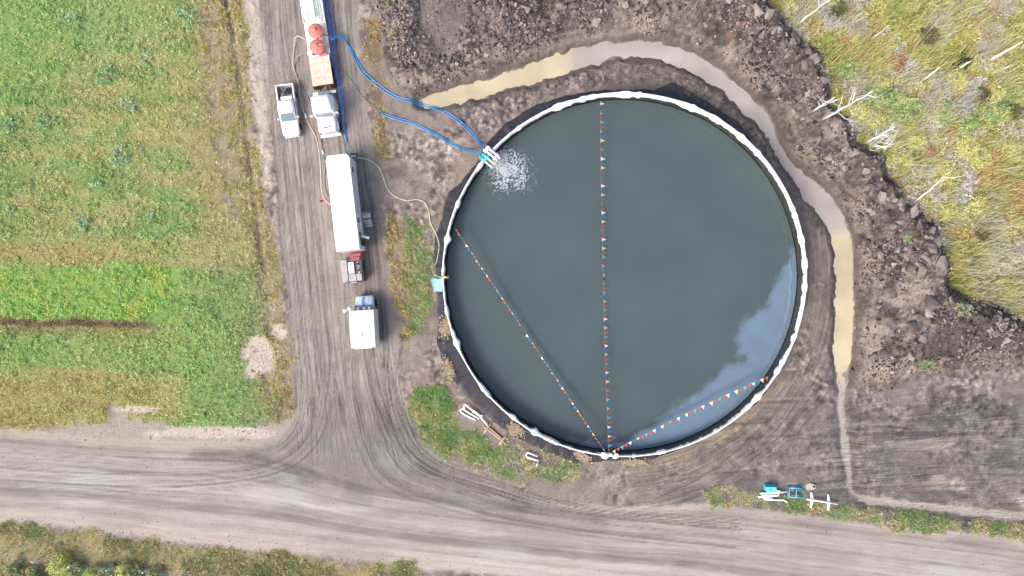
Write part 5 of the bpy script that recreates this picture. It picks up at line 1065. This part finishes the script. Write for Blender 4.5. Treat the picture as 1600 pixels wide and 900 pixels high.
c = P(1267, 760, .15); t = thing('concrete_slab', 'broken beige concrete slab on the dark soil above the cross stand', 'slab', (*c, gz_at(1267, 760)))
MB().loft([[(-.55, -.3, z), (.1, -.38, z), (.5, -.25, z), (.55, .1, z), (.2, .3, z), (-.2, .38, z), (-.5, .25, z), (-.6, 0, z)] for z in (.02, .26)], smooth=False).build('slab', mat('beige concrete', (206, 196, 178), .9, var=.12, scale=4, bump=.4), t)
MB().lathe((.32, -.02, .26), [(.02, 0), (.13, 0), (.13, .04), (.02, .05)], 10).build('socket', DARK, t)

# ================================================================== TANK FITTINGS
c = P(757, 252, 3.8); an = math.atan2(c[1]-TC[1], c[0]-TC[0])
t = thing('tank_inlet', 'cyan saddle with white pipes clamped over the rim at the foaming inlet', 'inlet', (c[0], c[1], 3.7), an)   # local +x outward
MB().box((.12, -.42, .32), (1.0, .30, .14), bevel=.03).build('saddle', CYAN, t); MB().box((.12, .02, .32), (1.0, .28, .14), bevel=.03).build('saddle', CYAN, t); MB().box((.45, -.2, .25), (.16, .9, .3), bevel=.03).build('saddle_bracket', DKCYAN, t)
for yy in (-.42, .02): MB().tube([(-.2, yy, .35), (-.85, yy, .32), (-1.05, yy, .1), (-1.05, yy, -1.1)], .09, 8).build('drop_pipe', PIPE, t)
for yy, ex in ((-.95, 1.0), (-1.35, .95)):
    MB().tube([(ex, yy-.1, -.5), (.55, yy, .1), (.2, yy, .3), (-.6, yy, .3), (-.95, yy, .1), (-1.05, yy, -.7)], .11, 8).build('inlet_pipe', PIPE, t)
MB().box((-.7, -1.1, .3), (.14, .8, .18), bevel=.03).build('clamp', PIPE, t); MB().box((.6, -1.15, .05), (.4, .8, .3), bevel=.04).build('clamp', PIPE, t)
# splash under the inlet
sp_c = P(776, 250, WZ); Vs = []; n = 26
rng = np.random.default_rng(77)
q9 = rng.random(900)**3*1.6; x = sp_c[0]+rng.normal(0, .28, 900)*(1+q9); y = sp_c[1]+rng.normal(0, .28, 900)*(1+q9); z = WZ+.05+np.abs(rng.normal(0, .28, 900))*np.exp(-((x-sp_c[0])**2+(y-sp_c[1])**2)/.5)
so = veg('splash', [leaves(x, y, z, rng.uniform(.05, .22, 900), rng.uniform(.04, .16, 900), np.full((900, 3), .8), rng, .5)], 'white splashing water below the tank inlet')
# stair platform against the tank's outer side
sa = math.pi-0.02; c = P(688, 447, 2.0)
bx_ = TC[0]+(TR+0.1)*math.cos(math.atan2(c[1]-TC[1], c[0]-TC[0])); t = thing('tank_stair', 'pale cyan steel stair platform leaning on the tank wall', 'stair', (bx_, c[1], .05))
LCY = mat('pale cyan steel', (168, 216, 232), .5, var=.1, dirt=(120, 180, 205)); PLY = mat('grey deck', (196, 200, 200), .7, var=.1)
MB().box((-.42, .1, 3.15), (.95, 1.5, .07), bevel=.015).build('platform', LCY, t)
for k in range(10): MB().box((-.95, .75-.14*k, 2.85-.29*k), (.55, .22, .04)).build('tread', LCY, t)
for s in (-.27, .27): MB().tube([(-.95+s, .85, 3.1), (-.95+s, -.62, .0)], .045, 6).build('stringer', DKCYAN, t)
for xx, yy in ((-.85, .8), (-.85, -.6), (-.08, .8), (-.08, -.6)): MB().box((xx, yy, 1.55), (.08, .08, 3.1)).build('leg', DKCYAN, t)
for (a, b_) in (((-.88, .82), (-.05, .82)), ((-.9, .82), (-.62, -.62)), ((-.62, -.62), (-.05, -.62))): MB().tube([(a[0], a[1], 3.2), (a[0], a[1], 4.15), (b_[0], b_[1], 4.15), (b_[0], b_[1], 3.2)], .035, 6).build('handrail', LCY if a[1] != b_[1] else DKCYAN, t)
c = P(695, 433, 3.9); t = thing('rim_valve', 'yellow hose outlet valve hung over the tank rim by the stair', 'valve', (c[0], c[1], 3.78)); YEL = mat('pale yellow paint', (232, 206, 140), .5)
MB().tube([(-.35, 0, .05), (.15, 0, .1), (.4, 0, -.15)], .13, 8).build('elbow', YEL, t); MB().lathe((.05, 0, .2), [(.02, 0), (.14, 0), (.14, .05), (.02, .06)], 12).build('handwheel', YEL, t)

# ---- bunting
FC = {k: mat(k+' pennant', v, .6, var=.05) for k, v in {'white': (248, 246, 240), 'blue': (58, 136, 216), 'yellow': (240, 226, 150), 'coral': (226, 96, 98), 'green': (116, 206, 186)}.items()}
FSEQ = ['white', 'blue', 'yellow', 'coral', 'green', 'coral']; FM = {}
ROPE = mat('bunting rope', (196, 150, 148), .7)
for k, m_ in FC.items():
    L_, w_ = .58, .22; Vv = []
    for zz in (-.006, .006): Vv += [(-w_, 0, zz), (w_, 0, zz), (.07, -L_*.55, zz+.03), (0, -L_, zz), (-.07, -L_*.55, zz+.03)]
    me = bpy.data.meshes.new('pennant'); me.from_pydata(Vv, [], [(0, 1, 2, 3, 4), (9, 8, 7, 6, 5), (0, 5, 6, 1), (1, 6, 7, 2), (2, 7, 8, 3), (3, 8, 9, 4), (4, 9, 5, 0)]); me.materials.append(m_); FM[k] = me
def bunting(a, b_, sag, label, wind, strength, sd, start=0):
    A, B = PV(*a, 3.66), PV(*b_, 3.66); L_ = (B-A).length; n = int(L_/.49); rnd = random.Random(sd)
    t = thing('bunting', label, 'bunting', A); f = lambda s: (B-A)*s+Vector((0, 0, -4*sag*s*(1-s)))
    MB().tube([f(k/60) for k in range(61)], .010, 5).build('rope', ROPE, t)
    d = (B-A).normalized(); wv_ = Vector((math.cos(wind), math.sin(wind), 0)); wv_ -= d*wv_.dot(d); wv_.normalize(); run = 0.6
    for k in range(n):
        s = (k+.6)/n
        if s > .995: continue
        run = .75*run+.25*rnd.uniform(-.25, 1.25)
        lift = max(-.35, min(1.1, strength*(0.55+run)+rnd.uniform(-.25, .25)))
        down = (wv_*math.sin(lift)+Vector((0, 0, -1))*math.cos(lift)+d*rnd.gauss(0, .12)).normalized()   # direction rope -> tip
        xa_ = d; ya_ = -down; za_ = xa_.cross(ya_).normalized(); ya_ = za_.cross(xa_).normalized()
        o = bpy.data.objects.new('pennant', FM[FSEQ[(k+start) % 6]]); COL.objects.link(o); o.parent = t
        sc_ = rnd.uniform(.85, 1.1); Mx = Matrix(((xa_.x, ya_.x, za_.x), (xa_.y, ya_.y, za_.y), (xa_.z, ya_.z, za_.z))).to_4x4()
        o.matrix_local = Matrix.Translation(f(s)) @ Mx @ Matrix.Scale(sc_, 4)
bunting((938, 157), (951, 707), 1.35, 'string of coloured pennants straight across the middle of the tank', -.1, .95, 3)
bunting((711, 356), (946, 706), 1.2, 'sparse pennant string from the stair side to the rim knot', 2.6, .22, 4, 2)
bunting((955, 706), (1200, 588), .75, 'pennant string across the blue film from the rim knot', -1.15, 1.0, 5, 2)
c = PV(950, 711, 3.75); t = thing('rim_knot', 'two white fabric bundles tied to the rim where the buntings meet', 'fabric', c)
for dx_, dy_, r_ in ((-.35, -.05, .42), (.85, -.12, .34), (.25, .05, .25)):
    Vv = []
    V0, F0 = hull_proto(22, int(r_*100), .7); o = link('bundle', np_mesh('bundle', V0*np.array([r_*2.2, r_*2.0, r_*2.2]), F0), white_fab, t); o.location = (dx_, dy_, 0)
